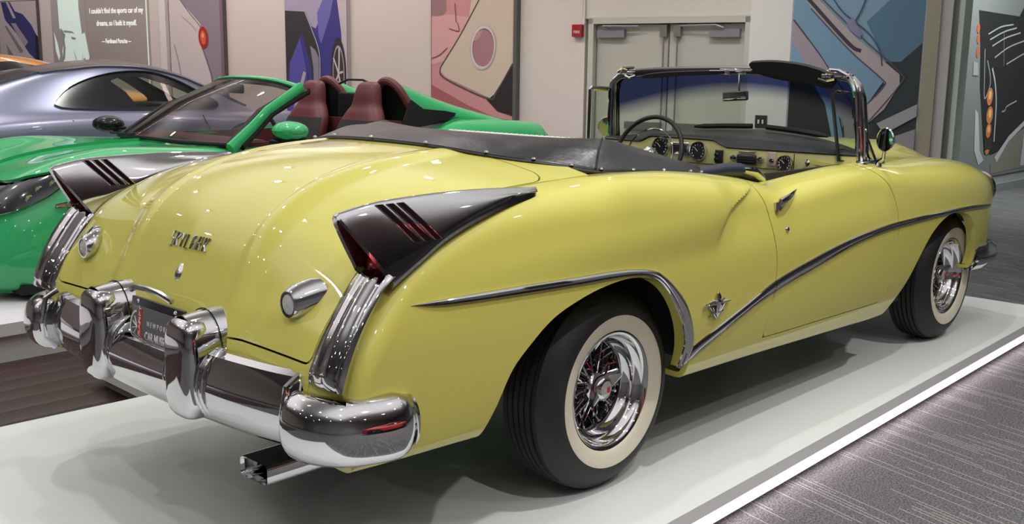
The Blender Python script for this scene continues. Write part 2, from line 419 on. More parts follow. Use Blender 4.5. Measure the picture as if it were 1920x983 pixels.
# ================================================================ the room
D0 = 12.6; WU = (E2-0.6*E1).normalized(); WN = -(E1+0.6*E2).normalized(); WORG = RW(D0, 0, 0)
def WP(s, z, off=0.0):
    p = WORG+WU*s+WN*off; return Vector((p.x, p.y, z))
CEIL = 4.2
wall_m = mat('wall_paint', (.68, .635, .60), rough=.75, bump=(180, .06, .002))
wall_w = mat('wall_paint_white', (.74, .74, .73), rough=.7)
wall_d = mat('wall_paint_dark', (.34, .34, .35), rough=.7)
ceil_m = mat('ceiling_paint', (.40, .39, .39), rough=.9)
def struct(name, m, material, **k):
    o = build(name, m, material, smooth=False, recalc=True, **k); o['kind'] = 'structure'; return o
def wallbox(s0, s1, z0, z1, o0, o1, extra=None):
    m = M(); P = [WP(s0, z0, o0), WP(s1, z0, o0), WP(s1, z0, o1), WP(s0, z0, o1)]; Q = [Vector((p.x, p.y, z1)) for p in P]
    return m.add(P+Q, [(0,3,2,1),(4,5,6,7),(0,1,5,4),(1,2,6,5),(2,3,7,6),(3,0,4,7)])
# carpet with thin broken pale dashes
cm = bpy.data.materials.new('carpet_tiles'); cm.use_nodes = True; nt = cm.node_tree; b = nt.nodes['Principled BSDF']; b.inputs['Roughness'].default_value = .95
tc = nt.nodes.new('ShaderNodeTexCoord')
def nd(t, **k):
    n = nt.nodes.new(t)
    for a, v in k.items(): setattr(n, a, v)
    return n
def lk(a, b2): nt.links.new(a, b2)
mp = nd('ShaderNodeMapping'); lk(tc.outputs['Object'], mp.inputs[0]); mp.inputs['Rotation'].default_value = (0, 0, math.radians(28))
def dashes(rot, off):
    mp1 = nd('ShaderNodeMapping'); mp1.inputs['Rotation'].default_value = (0, 0, rot); mp1.inputs['Location'].default_value = off; lk(tc.outputs['Object'], mp1.inputs[0])
    s = nd('ShaderNodeSeparateXYZ'); lk(mp1.outputs[0], s.inputs[0])
    row = nd('ShaderNodeMath', operation='MULTIPLY'); row.inputs[1].default_value = 48; lk(s.outputs['Y'], row.inputs[0])
    fl = nd('ShaderNodeMath', operation='FLOOR'); lk(row.outputs[0], fl.inputs[0])
    fr = nd('ShaderNodeMath', operation='FRACT'); lk(row.outputs[0], fr.inputs[0])
    ln = nd('ShaderNodeMath', operation='LESS_THAN'); ln.inputs[1].default_value = .26; lk(fr.outputs[0], ln.inputs[0])
    wn = nd('ShaderNodeTexWhiteNoise', noise_dimensions='1D'); lk(fl.outputs[0], wn.inputs['W'])
    xa = nd('ShaderNodeMath', operation='MULTIPLY'); xa.inputs[1].default_value = 4.2; lk(s.outputs['X'], xa.inputs[0])
    xo = nd('ShaderNodeMath', operation='MULTIPLY_ADD'); xo.inputs[1].default_value = 9.0; lk(wn.outputs['Value'], xo.inputs[0]); lk(xa.outputs[0], xo.inputs[2])
    xf = nd('ShaderNodeMath', operation='FLOOR'); lk(xo.outputs[0], xf.inputs[0])
    cb = nd('ShaderNodeCombineXYZ'); lk(xf.outputs[0], cb.inputs[0]); lk(fl.outputs[0], cb.inputs[1])
    w2 = nd('ShaderNodeTexWhiteNoise', noise_dimensions='2D'); lk(cb.outputs[0], w2.inputs['Vector'])
    on = nd('ShaderNodeMath', operation='LESS_THAN'); on.inputs[1].default_value = .30; lk(w2.outputs['Value'], on.inputs[0])
    m = nd('ShaderNodeMath', operation='MULTIPLY'); lk(on.outputs[0], m.inputs[0]); lk(ln.outputs[0], m.inputs[1]); return m
d1 = dashes(math.radians(-74), (0, 0, 0))
nz = nd('ShaderNodeTexNoise'); nz.inputs['Scale'].default_value = 130; nz.inputs['Detail'].default_value = 2; lk(tc.outputs['Object'], nz.inputs['Vector'])
cr = nd('ShaderNodeValToRGB'); cr.color_ramp.elements[0].position = .35; cr.color_ramp.elements[0].color = (.035, .034, .037, 1); cr.color_ramp.elements[1].position = .68; cr.color_ramp.elements[1].color = (.16, .155, .165, 1); lk(nz.outputs['Fac'], cr.inputs[0])
mx = nd('ShaderNodeMix', data_type='RGBA'); lk(cr.outputs[0], mx.inputs[6]); mx.inputs[7].default_value = (.42, .41, .39, 1)
nf = nd('ShaderNodeTexNoise'); nf.inputs['Scale'].default_value = 260; lk(tc.outputs['Object'], nf.inputs['Vector'])
mf = nd('ShaderNodeMath', operation='MULTIPLY'); lk(d1.outputs[0], mf.inputs[0]); lk(nf.outputs['Fac'], mf.inputs[1]); lk(mf.outputs[0], mx.inputs[0]); lk(mx.outputs[2], b.inputs['Base Color'])
bp = nd('ShaderNodeBump'); bp.inputs['Strength'].default_value = .5; bp.inputs['Distance'].default_value = .006; lk(nz.outputs['Fac'], bp.inputs['Height']); lk(bp.outputs[0], b.inputs['Normal'])
m = M().prism([tuple(RW(-6, -14)[:2]), tuple(RW(24, -14)[:2]), tuple(RW(24, 14)[:2]), tuple(RW(-6, 14)[:2])], FLOOR-.05, FLOOR, plane='xy'); struct('floor', m, cm)
# dark red timber floor between the two rows of platforms: planks
wood = mat('dark_red_timber', (.050, .022, .020), rough=.42, vary=((.022, .012, .011), 1.6))
for k in range(9):
    y0 = 1.20+.17*k
    m = M().box((1.4, y0+.085, FLOOR+.006), (14, .167, .012), bev=.002); o = build('floor_plank', m, wood); o['kind'] = 'structure'
# main back wall in sections around the double door
struct('wall_back', wallbox(-17, .93, FLOOR, CEIL, -.15, 0).join(wallbox(2.86, 4.62, FLOOR, CEIL, -.15, 0)).join(wallbox(.93, 2.86, 2.075, CEIL, -.15, 0)).join(wallbox(.93, 2.86, FLOOR, 2.075, -.15, -.10)), wall_m)
struct('wall_right', wallbox(2.875, 3.31, FLOOR, CEIL, 0, .05), wall_w)
struct('trim_1', wallbox(4.60, 4.73, FLOOR, CEIL, -.15, .06), mat('trim_beige', (.34, .33, .25), rough=.6))
struct('trim_2', wallbox(4.73, 4.83, FLOOR, CEIL, -.30, .03), mat('trim_grey', (.50, .49, .50), rough=.6))
struct('trim_3', wallbox(4.83, 4.875, FLOOR, CEIL, -.45, -.02), mat('trim_dark', (.20, .21, .21), rough=.6))
struct('trim_4', wallbox(4.875, 4.925, FLOOR, CEIL, -.5, -.03), mat('trim_green', (.58, .68, .60), rough=.6))
struct('trim_5', wallbox(.03, .075, FLOOR, CEIL, 0, .09), mat('trim_slate', (.10, .11, .10), rough=.6))
struct('trim_6', wallbox(-6.07, -5.94, FLOOR, CEIL, 0, .05), wall_w)
struct('trim_7', wallbox(.905, .925, 2.1, CEIL, 0, .02), mat('trim_dull', (.35, .34, .32), rough=.6))
# far right wall
A_, B_ = RW(13.6, 5.75), RW(20.2, 11.98)
dn = (B_-A_).normalized(); nn = Vector((dn.y, -dn.x, 0)); nn = nn if nn.dot(CAM-A_) > 0 else -nn
def FP(s, z, off=0): p = A_+dn*s+nn*off; return Vector((p.x, p.y, z))
def farbox(s0, s1, z0, z1, o0, o1):
    P = [FP(s0, z0, o0), FP(s1, z0, o0), FP(s1, z0, o1), FP(s0, z0, o1)]; Q = [Vector((p.x, p.y, z1)) for p in P]
    return M().add(P+Q, [(0,3,2,1),(4,5,6,7),(0,1,5,4),(1,2,6,5),(2,3,7,6),(3,0,4,7)])
struct('wall_far', farbox(-.5, 9, FLOOR, CEIL, -.15, 0), mat('wall_far_grey', (.30, .31, .31), rough=.7))
struct('baseboard_far', farbox(-.4, 9, FLOOR, FLOOR+.12, 0, .03), mat('trim_dark', (.20, .21, .21)))
def plainwall(name, a, b, material):
    a, b = Vector(a), Vector(b); d = (b-a).normalized(); n = Vector((d.y, -d.x, 0)); m = M(); P = [a, b, b+n*.15, a+n*.15]; P = [Vector((p.x, p.y, FLOOR)) for p in P]; Q = [Vector((p.x, p.y, CEIL)) for p in P]
    m.add(P+Q, [(0,3,2,1),(4,5,6,7),(0,1,5,4),(1,2,6,5),(2,3,7,6),(3,0,4,7)]); return struct(name, m, material)
plainwall('wall_near', RW(-5.5, -13), RW(-5.5, 13.5), wall_d); plainwall('wall_left', RW(-5.5, -13), RW(22, -13), wall_m); plainwall('wall_front', RW(-5.5, 13.3), RW(22, 13.3), wall_d)
m = M().prism([tuple(RW(-6, -14)[:2]), tuple(RW(24, -14)[:2]), tuple(RW(24, 14)[:2]), tuple(RW(-6, 14)[:2])], CEIL, CEIL+.05, plane='xy'); struct('ceiling', m, ceil_m)

# double door
door_m = mat('door_paint', (.50, .50, .45), rough=.5); metal_g = mat('closer_grey', (.30, .28, .32), rough=.4, metal=.4); steel = mat('brushed_steel', (.45, .44, .42), rough=.3, metal=.9)
D1 = struct('door_1', wallbox(1.06, 1.925, FLOOR, 2.005, -.10, -.055), door_m); D2 = struct('door_2', wallbox(1.945, 2.805, FLOOR, 2.005, -.10, -.055), door_m)
fm_ = mat('door_frame_paint', (.54, .54, .48), rough=.5)
fr = wallbox(.985, 1.05, FLOOR, 2.075, -.10, .03).join(wallbox(2.815, 2.88, FLOOR, 2.075, -.10, .03)).join(wallbox(.985, 2.88, 2.015, 2.085, -.10, .03)); struct('trim_8', fr, fm_)
for D, a, b, x0, x1, rodx in ((D1, 1.085, 1.42, 1.20, 1.60, 1.885), (D2, 2.41, 2.75, 2.08, 2.50, 2.045)):
    build('door_closer', wallbox(a, b, 1.865, 1.950, -.055, .01), metal_g, D, smooth=False, recalc=True)
    build('closer_arm', M().tube([WP((a+b)/2, 1.96, .03), WP((a+b)/2-.08, 1.99, .05), WP(x0 if D is D2 else x1, 1.985, .02)], .011, n=6), metal_g, D)
    build('door_latch', wallbox(rodx-.04, rodx+.04, 1.87, 2.0, -.055, .0), steel, D, smooth=False, recalc=True)
    build('panic_rod', M().tube([WP(rodx, 1.88, -.02), WP(rodx, .0, -.02)], .010, n=6), metal_g, D)
    build('panic_bar', wallbox(rodx-.42 if D is D1 else rodx, rodx if D is D1 else rodx+.42, .86, .94, -.05, .03), steel, D, smooth=False, recalc=True)
# fire alarm and conduit, outlet plate
al = build('fire_alarm', M().join(wallbox(.79, .915, 1.875, 2.01, 0, .06)), mat('alarm_red', (.36, .02, .025), rough=.4), smooth=False, recalc=True)
tag(al, 'small red fire alarm box on the wall left of the double door', 'fire alarm')
text('alarm_lettering', 'FIRE', .045, frame(WP(.852, 1.925, .062), WU, (0, 0, 1)), mat('print_white', (.8, .8, .78)), al)
cd_ = build('conduit', M().tube([WP(.925, CEIL, .02), WP(.925, 2.02, .02), WP(.90, 2.0, .02)], .012, n=8), wall_w); tag(cd_, 'thin painted conduit running up the wall above the fire alarm', 'conduit')
ol = build('wall_outlet', wallbox(2.985, 3.11, .93, 1.06, .05, .062), mat('outlet_dark', (.03, .03, .028), rough=.5), smooth=False, recalc=True); tag(ol, 'dark wall plate with two switches right of the double door', 'switch plate')
for s in (3.025, 3.07): build('switch_toggle', wallbox(s-.008, s+.008, .975, 1.015, .062, .075), mat('print_white', (.8, .8, .78)), ol, smooth=False, recalc=True)

# ---- display platform of the yellow car with its light strip
PLATT = thing('display_platform', 'low white platform with a glowing light strip under its edge, carrying the yellow convertible', 'platform')
m = M().prism([(-2.6,-1.246),(4.42,-1.085),(4.42,2.0),(-.60,2.0),(-.62,1.315),(-2.6,1.385)], -.052, 0, plane='xy'); build('top_slab', m, plat_m, PLATT, smooth=False, recalc=True)
m = M().prism([(-2.5,-1.18),(4.34,-1.01),(4.34,1.95),(-.55,1.95),(-.57,1.27),(-2.5,1.33)], FLOOR, -.052, plane='xy'); build('plinth', m, mat('plinth_grey', (.35, .35, .35), rough=.6), PLATT, smooth=False, recalc=True)
edge_dir = Vector((9.42, .215, 0)).normalized()
led = mat('led_strip', (1, 1, 1), emit=(1.0, .82, .87), estr=1.05)
m = M().prism([(-2.58,-1.240),(4.40,-1.080),(4.40,-1.060),(-2.58,-1.220)], -.104, -.0525, plane='xy'); build('light_strip', m, led, PLATT, smooth=False, recalc=True)

# the spotlights themselves: black can with a glowing lens
can_m = mat('lamp_can', (.05, .05, .05), rough=.5); lens_m = mat('lamp_lens', (1, 1, 1), emit=(1, .96, .9), estr=70)
can0 = None
for (d_, r_i) in LAMPS:
    if can0 is None:
        can0 = build('ceiling_spotlight', M().lathe([(0, CEIL), (.03, CEIL), (.085, CEIL-.02), (.085, CEIL-.10), (.078, CEIL-.10), (.075, CEIL-.085)], n=16), can_m); tag(can0, 'small round black ceiling spotlight above the platforms', 'spotlight', 'ceiling spotlights')
        lens0 = build('lens', M().lathe([(0, CEIL-.088), (.062, CEIL-.088)], n=16), lens_m, can0); can0.location = RW(d_, r_i, 0)
    else:
        c2 = can0.copy(); COL.objects.link(c2); c2.location = RW(d_, r_i, 0); l2 = lens0.copy(); COL.objects.link(l2); l2.parent = c2

# ---- posters: thick panels with flat printed colour shapes
def pm(name, c): return mat('print_'+name, c, rough=.45)
def poster(name, label, s0, s1, z0, z1, base, shapes, off=.0, depth=.05, edge=(.10, .09, .09), cat='poster'):
    body = build(name, wallbox(s0, s1, z0, z1, off, off+depth), pm('edge_%d' % int(edge[0]*100), edge), smooth=False, recalc=True); tag(body, label, cat)
    lay = 0
    for nm, col, pts in [('print_ground', base, [(s0+.012, z0+.012), (s1-.012, z0+.012), (s1-.012, z1-.012), (s0+.012, z1-.012)])]+shapes:
        e = off+depth+.0015+.0012*lay; lay += 1
        if isinstance(pts, tuple):       # ('line', points, half width)
            _, P, hw = pts; P = [Vector((a, b, 0)) for a, b in (crom([(a, b, 0) for a, b in P], 6) if 0 else P)]; P = crom([tuple(p) for p in P], 5); L, R = [], []
            for i, p in enumerate(P):
                t = (P[min(i+1, len(P)-1)]-P[max(i-1, 0)]).normalized(); q = Vector((-t.y, t.x, 0))*hw; L.append(p+q); R.append(p-q)
            m = M().grid([[WP(a.x, a.y, e), WP(b2.x, b2.y, e)] for a, b2 in zip(L, R)])
        else:
            pts = [(max(s0+.012, min(s1-.012, a)), max(z0+.012, min(z1-.012, b2))) for a, b2 in pts]
            m = M().add([WP(a, b2, e) for a, b2 in pts], [tuple(range(len(pts)))])
        build(nm, m, pm('%s_%02x%02x%02x' % (nm, *[int(255*max(0, min(1, c))) for c in col]), col), body, smooth=False)
    return body
def ell(cx, cz, rx, rz, tilt=0, n=28, a0=0, a1=360):
    c, s = math.cos(math.radians(tilt)), math.sin(math.radians(tilt)); out = []
    for k in range(n):
        a = math.radians(a0+(a1-a0)*k/(n if a1-a0 == 360 else n-1)); x, z = rx*math.cos(a), rz*math.sin(a); out.append((cx+x*c-z*s, cz+x*s+z*c))
    return out
ZT, ZB = 3.1, .55
# leftmost: dark blue engine bay
poster('poster', 'leftmost wall poster, dark blue bodywork crossed by pale diagonal bars', -9.97, -8.93, ZB, 2.50, (.55, .50, .52), [
 ('print_shape', (.045, .05, .19), [(-9.86, 2.48), (-9.62, 2.48), (-9.50, 2.33), (-9.30, 2.28), (-9.10, 2.12), (-9.00, 1.98), (-8.94, 1.92), (-8.94, 1.50), (-9.20, 1.66), (-9.50, 1.98), (-9.78, 2.20)]),
 ('print_shape', (.50, .46, .52), [(-9.72, 2.48), (-9.66, 2.48), (-9.48, 2.22), (-9.56, 2.22)]),
 ('print_shape', (.36, .34, .42), [(-9.62, 2.14), (-9.50, 2.14), (-9.20, 1.84), (-9.30, 1.76)]),
 ('print_shape', (.24, .23, .26), [(-9.80, 2.10), (-9.74, 2.10), (-9.35, 1.70), (-9.42, 1.66)]),
 ('print_shape', (.24, .23, .26), [(-9.78, 1.80), (-9.55, 1.56), (-9.62, 1.52), (-9.74, 1.60)]),
 ('print_shape', (.02, .02, .05), [(-9.0, 1.95), (-8.93, 1.93), (-8.93, 1.4), (-9.02, 1.5)])])
# projected slide: pale portrait and quotation
pj = build('projected_slide', wallbox(-8.63, -6.34, 1.0, 3.1, 0, .008), mat('slide_ground', (.40, .37, .355), rough=.6), smooth=False, recalc=True); tag(pj, 'grey projected slide on the wall with a pale portrait and a white quotation', 'projection')
def slide(pts, col, k, em=None, nm='slide_shape'):
    build(nm, M().add([WP(a, b, .009+.0015*k) for a, b in pts], [tuple(range(len(pts)))]), mat('slide_%s' % k if not em else 'slide_glow_%s' % k, col, rough=.6, emit=em, estr=.35 if em else 0), pj, smooth=False)
slide([(-8.62, 3.08), (-7.79, 3.08), (-7.80, 2.3), (-7.72, 1.62), (-7.80, 1.3), (-8.45, 1.2), (-8.52, 1.7), (-8.62, 2.2)], (.42, .40, .40), 1)
slide([(-8.46, 3.08), (-7.92, 3.08), (-7.94, 2.35), (-7.90, 2.0), (-7.92, 1.5), (-8.0, 1.3), (-8.36, 1.25), (-8.40, 1.7), (-8.30, 1.95), (-8.44, 2.05)], (.62, .74, .68), 2, (.62, .80, .72))
slide([(-8.58, 2.0), (-8.50, 1.8), (-8.46, 1.62), (-8.50, 1.55), (-8.56, 1.7)], (.62, .74, .68), 3, (.62, .80, .72))
slide([(-7.92, 1.95), (-7.82, 1.98), (-7.74, 1.60), (-7.80, 1.52), (-7.86, 1.60), (-7.90, 1.55)], (.62, .74, .68), 4, (.62, .80, .72))
for pts in ([(-8.34, 2.02), (-8.12, 2.0), (-8.06, 1.96), (-8.12, 1.975), (-8.32, 1.985)], [(-8.16, 1.92), (-8.04, 1.90), (-8.06, 1.87), (-8.14, 1.88)], [(-8.40, 2.06), (-8.34, 2.0), (-8.31, 1.75), (-8.34, 1.58), (-8.40, 1.52), (-8.36, 1.75)], [(-8.12, 1.72), (-8.06, 1.60), (-8.05, 1.52), (-8.08, 1.60)], [(-8.34, 1.52), (-8.16, 1.55), (-8.10, 1.50), (-8.20, 1.46), (-8.32, 1.46)]):
    slide(pts, (.36, .37, .36), 5)
glow = mat('slide_text', (.8, .82, .78), emit=(.9, .95, .9), estr=.6)
for s, z, h, t, ww in ((-7.07, 2.300, .115, "I couldn't find the sports car of my", .76), (-7.07, 2.115, .115, 'dreams, so I built it myself.', .74), (-7.09, 1.845, .095, '\u2014 Ferdinand Porsche \u2014', .70)):
    text('slide_lettering', t, h, frame(WP(s, z, .014), WU, (0, 0, 1)), glow, pj, width=ww, bold=.0015)
build('slide_border', wallbox(-6.40, -6.375, 1.0, 3.1, .009, .012), mat('slide_glow_2', (.62, .74, .68)), pj, smooth=False, recalc=True)
build('slide_border', wallbox(-8.0, -6.375, 1.0, 1.02, .009, .012), mat('slide_glow_2', (.62, .74, .68)), pj, smooth=False, recalc=True)
# white car with red lamp
poster('poster', 'wall poster of a pale car body with one red oval tail lamp', -5.87, -4.74, ZB, ZT, (.30, .265, .33), [
 ('print_shape', (.66, .62, .63), [(-5.85, 3.08), (-5.75, 2.7), (-5.62, 2.42), (-5.28, 2.14), (-5.20, 2.02), (-5.19, 1.72), (-5.05, 1.38), (-4.98, 1.0), (-4.95, .57), (-5.85, .57)]),
 ('print_shape', (.72, .69, .68), [(-5.60, 2.35), (-5.45, 2.28), (-5.22, 2.09), (-5.20, 2.03), (-5.30, 2.10), (-5.45, 2.24)]),
 ('print_line', (.20, .17, .19), ('line', [(-5.62, 2.44), (-5.45, 2.26), (-5.25, 2.08), (-5.19, 2.0)], .008)),
 ('print_line', (.20, .17, .19), ('line', [(-5.20, 1.76), (-5.10, 1.55), (-5.03, 1.35), (-4.98, 1.0)], .010)),
 ('print_line', (.30, .27, .30), ('line', [(-5.77, 1.80), (-5.68, 1.5), (-5.64, 1.2)], .006)),
 ('print_line', (.40, .37, .38), ('line', [(-5.60, 2.2), (-5.40, 2.08), (-5.30, 1.98)], .005)),
 ('print_shape', (.45, .03, .03), ell(-5.16, 1.89, .095, .155, 6)), ('print_shape', (.75, .14, .08), ell(-5.16, 1.89, .055, .10, 6)), ('print_shape', (.85, .45, .25), ell(-5.165, 1.92, .022, .035)),
 ('print_shape', (.22, .15, .17), [(-4.81, 3.09), (-4.75, 3.09), (-4.75, .56), (-4.81, .56)])])
# blue car
poster('poster', 'wall poster of a deep blue car flank with vent and wheel', -3.60, -2.50, ZB, ZT, (.40, .37, .52), [
 ('print_shape', (.055, .055, .26), [(-3.59, .56), (-3.59, 1.7), (-3.4, 1.9), (-3.3, 2.1), (-3.05, 2.0), (-2.92, 2.2), (-2.72, 2.5), (-2.62, 2.25), (-2.60, .56)]),
 ('print_shape', (.16, .16, .45), [(-3.02, 2.2), (-2.9, 2.4), (-2.72, 2.45), (-2.80, 2.15), (-2.96, 1.8), (-3.0, 1.9)]),
 ('print_shape', (.045, .045, .05), [(-3.59, 2.24), (-3.22, 2.22), (-3.10, 1.95), (-2.99, 1.68), (-2.99, .56), (-3.12, .56), (-3.14, 1.5), (-3.30, 1.95), (-3.52, 1.5), (-3.59, 1.3)]),
 ('print_shape', (.10, .10, .42), [(-3.52, 1.55), (-3.33, 1.88), (-3.22, 1.45), (-3.24, .56), (-3.58, .56)]),
 ('print_shape', (.45, .42, .42), [(-3.28, 1.44), (-3.23, 1.42), (-3.42, .9), (-3.48, .92)]),
 ('print_shape', (.26, .26, .32), [(-3.15, 1.78), (-3.06, 1.72), (-3.0, 1.62), (-3.0, .56), (-3.08, .56), (-3.10, 1.5)]),
 ('print_line', (.48, .47, .50), ('line', [(-3.23, 2.22), (-3.10, 1.96), (-2.99, 1.68), (-2.985, 1.3), (-2.985, .6)], .007)),
 ('print_shape', (.56, .52, .55), [(-2.76, 3.09), (-2.51, 3.09), (-2.51, .56), (-2.60, .56), (-2.60, 1.9), (-2.66, 2.3)]),
 ('print_shape', (.04, .04, .05), ell(-2.66, 1.42, .13, .46)), ('print_shape', (.42, .40, .42), ell(-2.66, 1.42, .10, .36)), ('print_shape', (.05, .05, .06), ell(-2.66, 1.42, .085, .33)),
 ('print_line', (.62, .60, .60), ('line', [(-2.73, 1.30), (-2.66, 1.42), (-2.64, 1.75)], .012)), ('print_line', (.62, .60, .60), ('line', [(-2.66, 1.42), (-2.58, 1.44)], .014)), ('print_line', (.62, .60, .60), ('line', [(-2.74, 1.62), (-2.66, 1.42), (-2.60, 1.15)], .012))], edge=(.50, .46, .47))
# pink car with porthole
poster('poster', 'wall poster of a pink car with a cream roof corner and porthole', -1.18, .025, ZB, ZT, (.60, .30, .31), [
 ('print_shape', (.32, .20, .21), [(-1.17, 3.09), (-.95, 3.09), (-.95, 2.18), (-1.02, 2.12), (-1.17, 2.14)]),
 ('print_shape', (.68, .40, .40), [(-1.17, 2.12), (-.9, 2.15), (-.55, 2.1), (-.9, 1.6), (-1.17, 1.55)]),
 ('print_shape', (.40, .13, .14), [(-1.17, 1.30), (-.60, 1.05), (-.30, .95), (.01, .80), (.01, .56), (-1.17, .56)]),
 ('print_shape', (.03, .025, .028), [(-.36, 1.14), (.01, 1.62), (.01, .95), (-.2, 1.0)]),
 ('print_shape', (.62, .54, .44), [(-.46, 3.09), (.01, 3.09), (.01, 1.56), (-.25, 1.20), (-.31, 1.155), (-.94, 1.385), (-1.03, 1.46), (-1.02, 1.54), (-.62, 2.08)]),
 ('print_line', (.10, .08, .08), ('line', [(-.46, 2.33), (-.74, 1.90), (-.98, 1.58), (-1.035, 1.49), (-1.0, 1.40), (-.7, 1.27), (-.31, 1.145), (-.22, 1.22), (.01, 1.57)], .009)),
 ('print_line', (.20, .08, .09), ('line', [(-1.17, 1.62), (-1.05, 1.66), (-.93, 1.75)], .006)), ('print_line', (.16, .06, .07), ('line', [(-.82, 2.28), (-.80, 2.05)], .005)), ('print_line', (.25, .10, .10), ('line', [(-.90, 1.98), (-.76, 1.95), (-.78, 2.05)], .006)),
 ('print_shape', (.50, .47, .47), ell(-.41, 1.755, .185, .27, -6)), ('print_shape', (.66, .60, .58), ell(-.41, 1.755, .172, .255, -6)), ('print_shape', (.20, .14, .15), ell(-.405, 1.755, .152, .225, -6)), ('print_shape', (.40, .21, .24), ell(-.40, 1.745, .145, .215, -6)), ('print_shape', (.50, .30, .31), [(-.54, 1.83), (-.50, 1.93), (-.40, 1.965), (-.46, 1.86)])], edge=(.08, .08, .08))
# pale blue car, large
poster('poster', 'largest wall poster, right of the door, of a pale blue car window and chrome frame', 3.315, 4.60, FLOOR+.3, ZT, (.22, .36, .48), [
 ('print_shape', (.10, .20, .29), [(4.05, 2.0), (4.40, 2.35), (4.59, 2.5), (4.59, 1.2), (4.30, 1.1), (4.3, 1.55)]),
 ('print_shape', (.035, .045, .055), [(4.2, 1.62), (4.40, 1.62), (4.59, 1.8), (4.59, .2), (3.6, .2), (3.9, 1.0)]),
 ('print_shape', (.035, .035, .038), [(3.33, 1.65), (3.75, 1.55), (3.90, .9), (3.9, .2), (3.33, .2)]),
 ('print_shape', (.20, .36, .50), [(3.33, 1.95), (3.58, 1.60), (3.80, 1.25), (3.92, .80), (3.82, .75), (3.70, 1.2), (3.50, 1.5), (3.33, 1.62)]),
 ('print_shape', (.36, .31, .36), [(3.33, 2.02), (3.60, 1.70), (3.95, 1.22), (4.02, .9), (4.25, .6), (4.3, .25), (4.0, .25), (3.9, 1.0), (3.62, 1.42), (3.33, 1.80)]),
 ('print_line', (.08, .07, .09), ('line', [(3.33, 2.03), (3.60, 1.71), (3.98, 1.19)], .007)),
 ('print_shape', (.19, .33, .47), [(3.33, 2.35), (3.50, 2.22), (3.95, 1.76), (4.26, 1.44), (4.10, 1.18), (3.98, 1.20), (3.60, 1.72), (3.33, 2.05)]),
 ('print_shape', (.44, .38, .40), [(3.42, 2.42), (3.60, 2.20), (4.00, 1.82), (4.40, 1.50), (4.41, 1.40), (4.28, 1.16), (4.10, .98), (3.96, 1.03), (4.08, 1.16), (4.27, 1.40), (4.22, 1.47), (3.90, 1.74), (3.50, 2.15), (3.36, 2.32)]),
 ('print_line', (.05, .045, .06), ('line', [(3.36, 2.34), (3.50, 2.20), (3.90, 1.79), (4.02, 1.72)], .018)), ('print_line', (.10, .09, .11), ('line', [(3.45, 2.42), (3.62, 2.22), (4.02, 1.85), (4.40, 1.52), (4.41, 1.40), (4.10, .98)], .006)),
 ('print_line', (.10, .09, .11), ('line', [(3.50, 2.14), (3.92, 1.72), (4.23, 1.46), (4.26, 1.38), (4.08, 1.17)], .006)),
 ('print_line', (.05, .08, .14), ('line', [(3.60, 2.40), (3.80, 2.12), (3.95, 2.0), (4.10, 1.87), (4.20, 1.72), (4.23, 1.58)], .006)),
 ('print_line', (.05, .08, .14), ('line', [(3.92, 1.97), (4.0, 2.12), (4.08, 2.4)], .007)), ('print_shape', (.24, .24, .38), [(3.86, 2.0), (3.92, 2.05), (4.02, 1.88), (4.0, 1.85), (3.90, 1.92)]),
 ('print_shape', (.36, .36, .38), [(4.22, 1.02), (4.59, 1.22), (4.59, 1.10), (4.30, .92)]), ('print_shape', (.30, .30, .32), [(4.30, .86), (4.59, .98), (4.59, .3), (4.35, .3)]),
 ('print_shape', (.04, .04, .045), [(4.10, 1.00), (4.20, 1.02), (4.30, .80), (4.24, .78), (4.14, .92)])], edge=(.40, .38, .46), depth=.06)
# far right: dark car tail with orange lamps, printed on the receding wall
fp = build('poster', farbox(-.45, 7.5, .12, 3.4, 0, .02), pm('far_ground', (.17, .18, .18)), smooth=False, recalc=True); tag(fp, 'rightmost poster on the far grey wall, a black car tail with orange lamps', 'poster')
def FPX(pts, col, k, nm='print_shape'):
    build(nm, M().add([FP(a, b, .022+.0015*k) for a, b in pts], [tuple(range(len(pts)))]), pm('far_%02x%02x%02x' % tuple(int(255*c) for c in col), col), fp, smooth=False)
FPX([(.32, 2.33), (1.86, 2.32), (2.3, 2.7), (4.5, 2.7), (4.5, .45), (1.85, .50), (1.27, .42), (.98, .44), (.60, 1.34), (.48, 1.87)], (.018, .018, .02), 0)
FPX([(1.25, .30), (1.85, .58), (2.67, .80), (4.5, 1.3), (4.5, .2), (1.3, .15)], (.20, .18, .15), 1); FPX([(1.40, .38), (1.9, .66), (2.67, .92), (2.67, .84), (1.9, .58), (1.5, .30)], (.45, .45, .46), 2)
FPX([(.50, 1.06), (.62, 1.0), (.80, .5), (.98, .36), (.80, .3), (.60, .5)], (.42, .44, .46), 2); FPX([(2.55, .95), (2.75, 1.0), (2.75, .2), (2.5, .2)], (.42, .44, .46), 3)
for c, rx, rz in (((.35, 2.10), .05, .06), ((.38, 1.97), .05, .06), ((.40, 1.80), .05, .07)): FPX(ell(*c, rx, rz), (.42, .10, .05), 3, 'print_lamp')
for c, rx, rz in (((.99, 1.22), .11, .12), ((1.05, .97), .12, .12), ((1.06, .76), .10, .10), ((1.08, .50), .09, .07)):
    FPX(ell(*c, rx, rz), (.50, .17, .06), 3, 'print_lamp'); FPX(ell(c[0], c[1]+.02, rx*.45, rz*.5), (.75, .42, .16), 4, 'print_lamp')
def FPL(pts, col, k, hw=.012):
    P = crom([(a, b, 0) for a, b in pts], 5); L, R = [], []
    for i, p in enumerate(P):
        t = (P[min(i+1, len(P)-1)]-P[max(i-1, 0)]).normalized(); q = Vector((-t.y, t.x, 0))*hw; L.append(p+q); R.append(p-q)
    build('print_line', M().grid([[FP(a.x, a.y, .022+.0015*k), FP(b2.x, b2.y, .022+.0015*k)] for a, b2 in zip(L, R)]), pm('far_line_%d' % int(col[0]*100), col), fp, smooth=False)
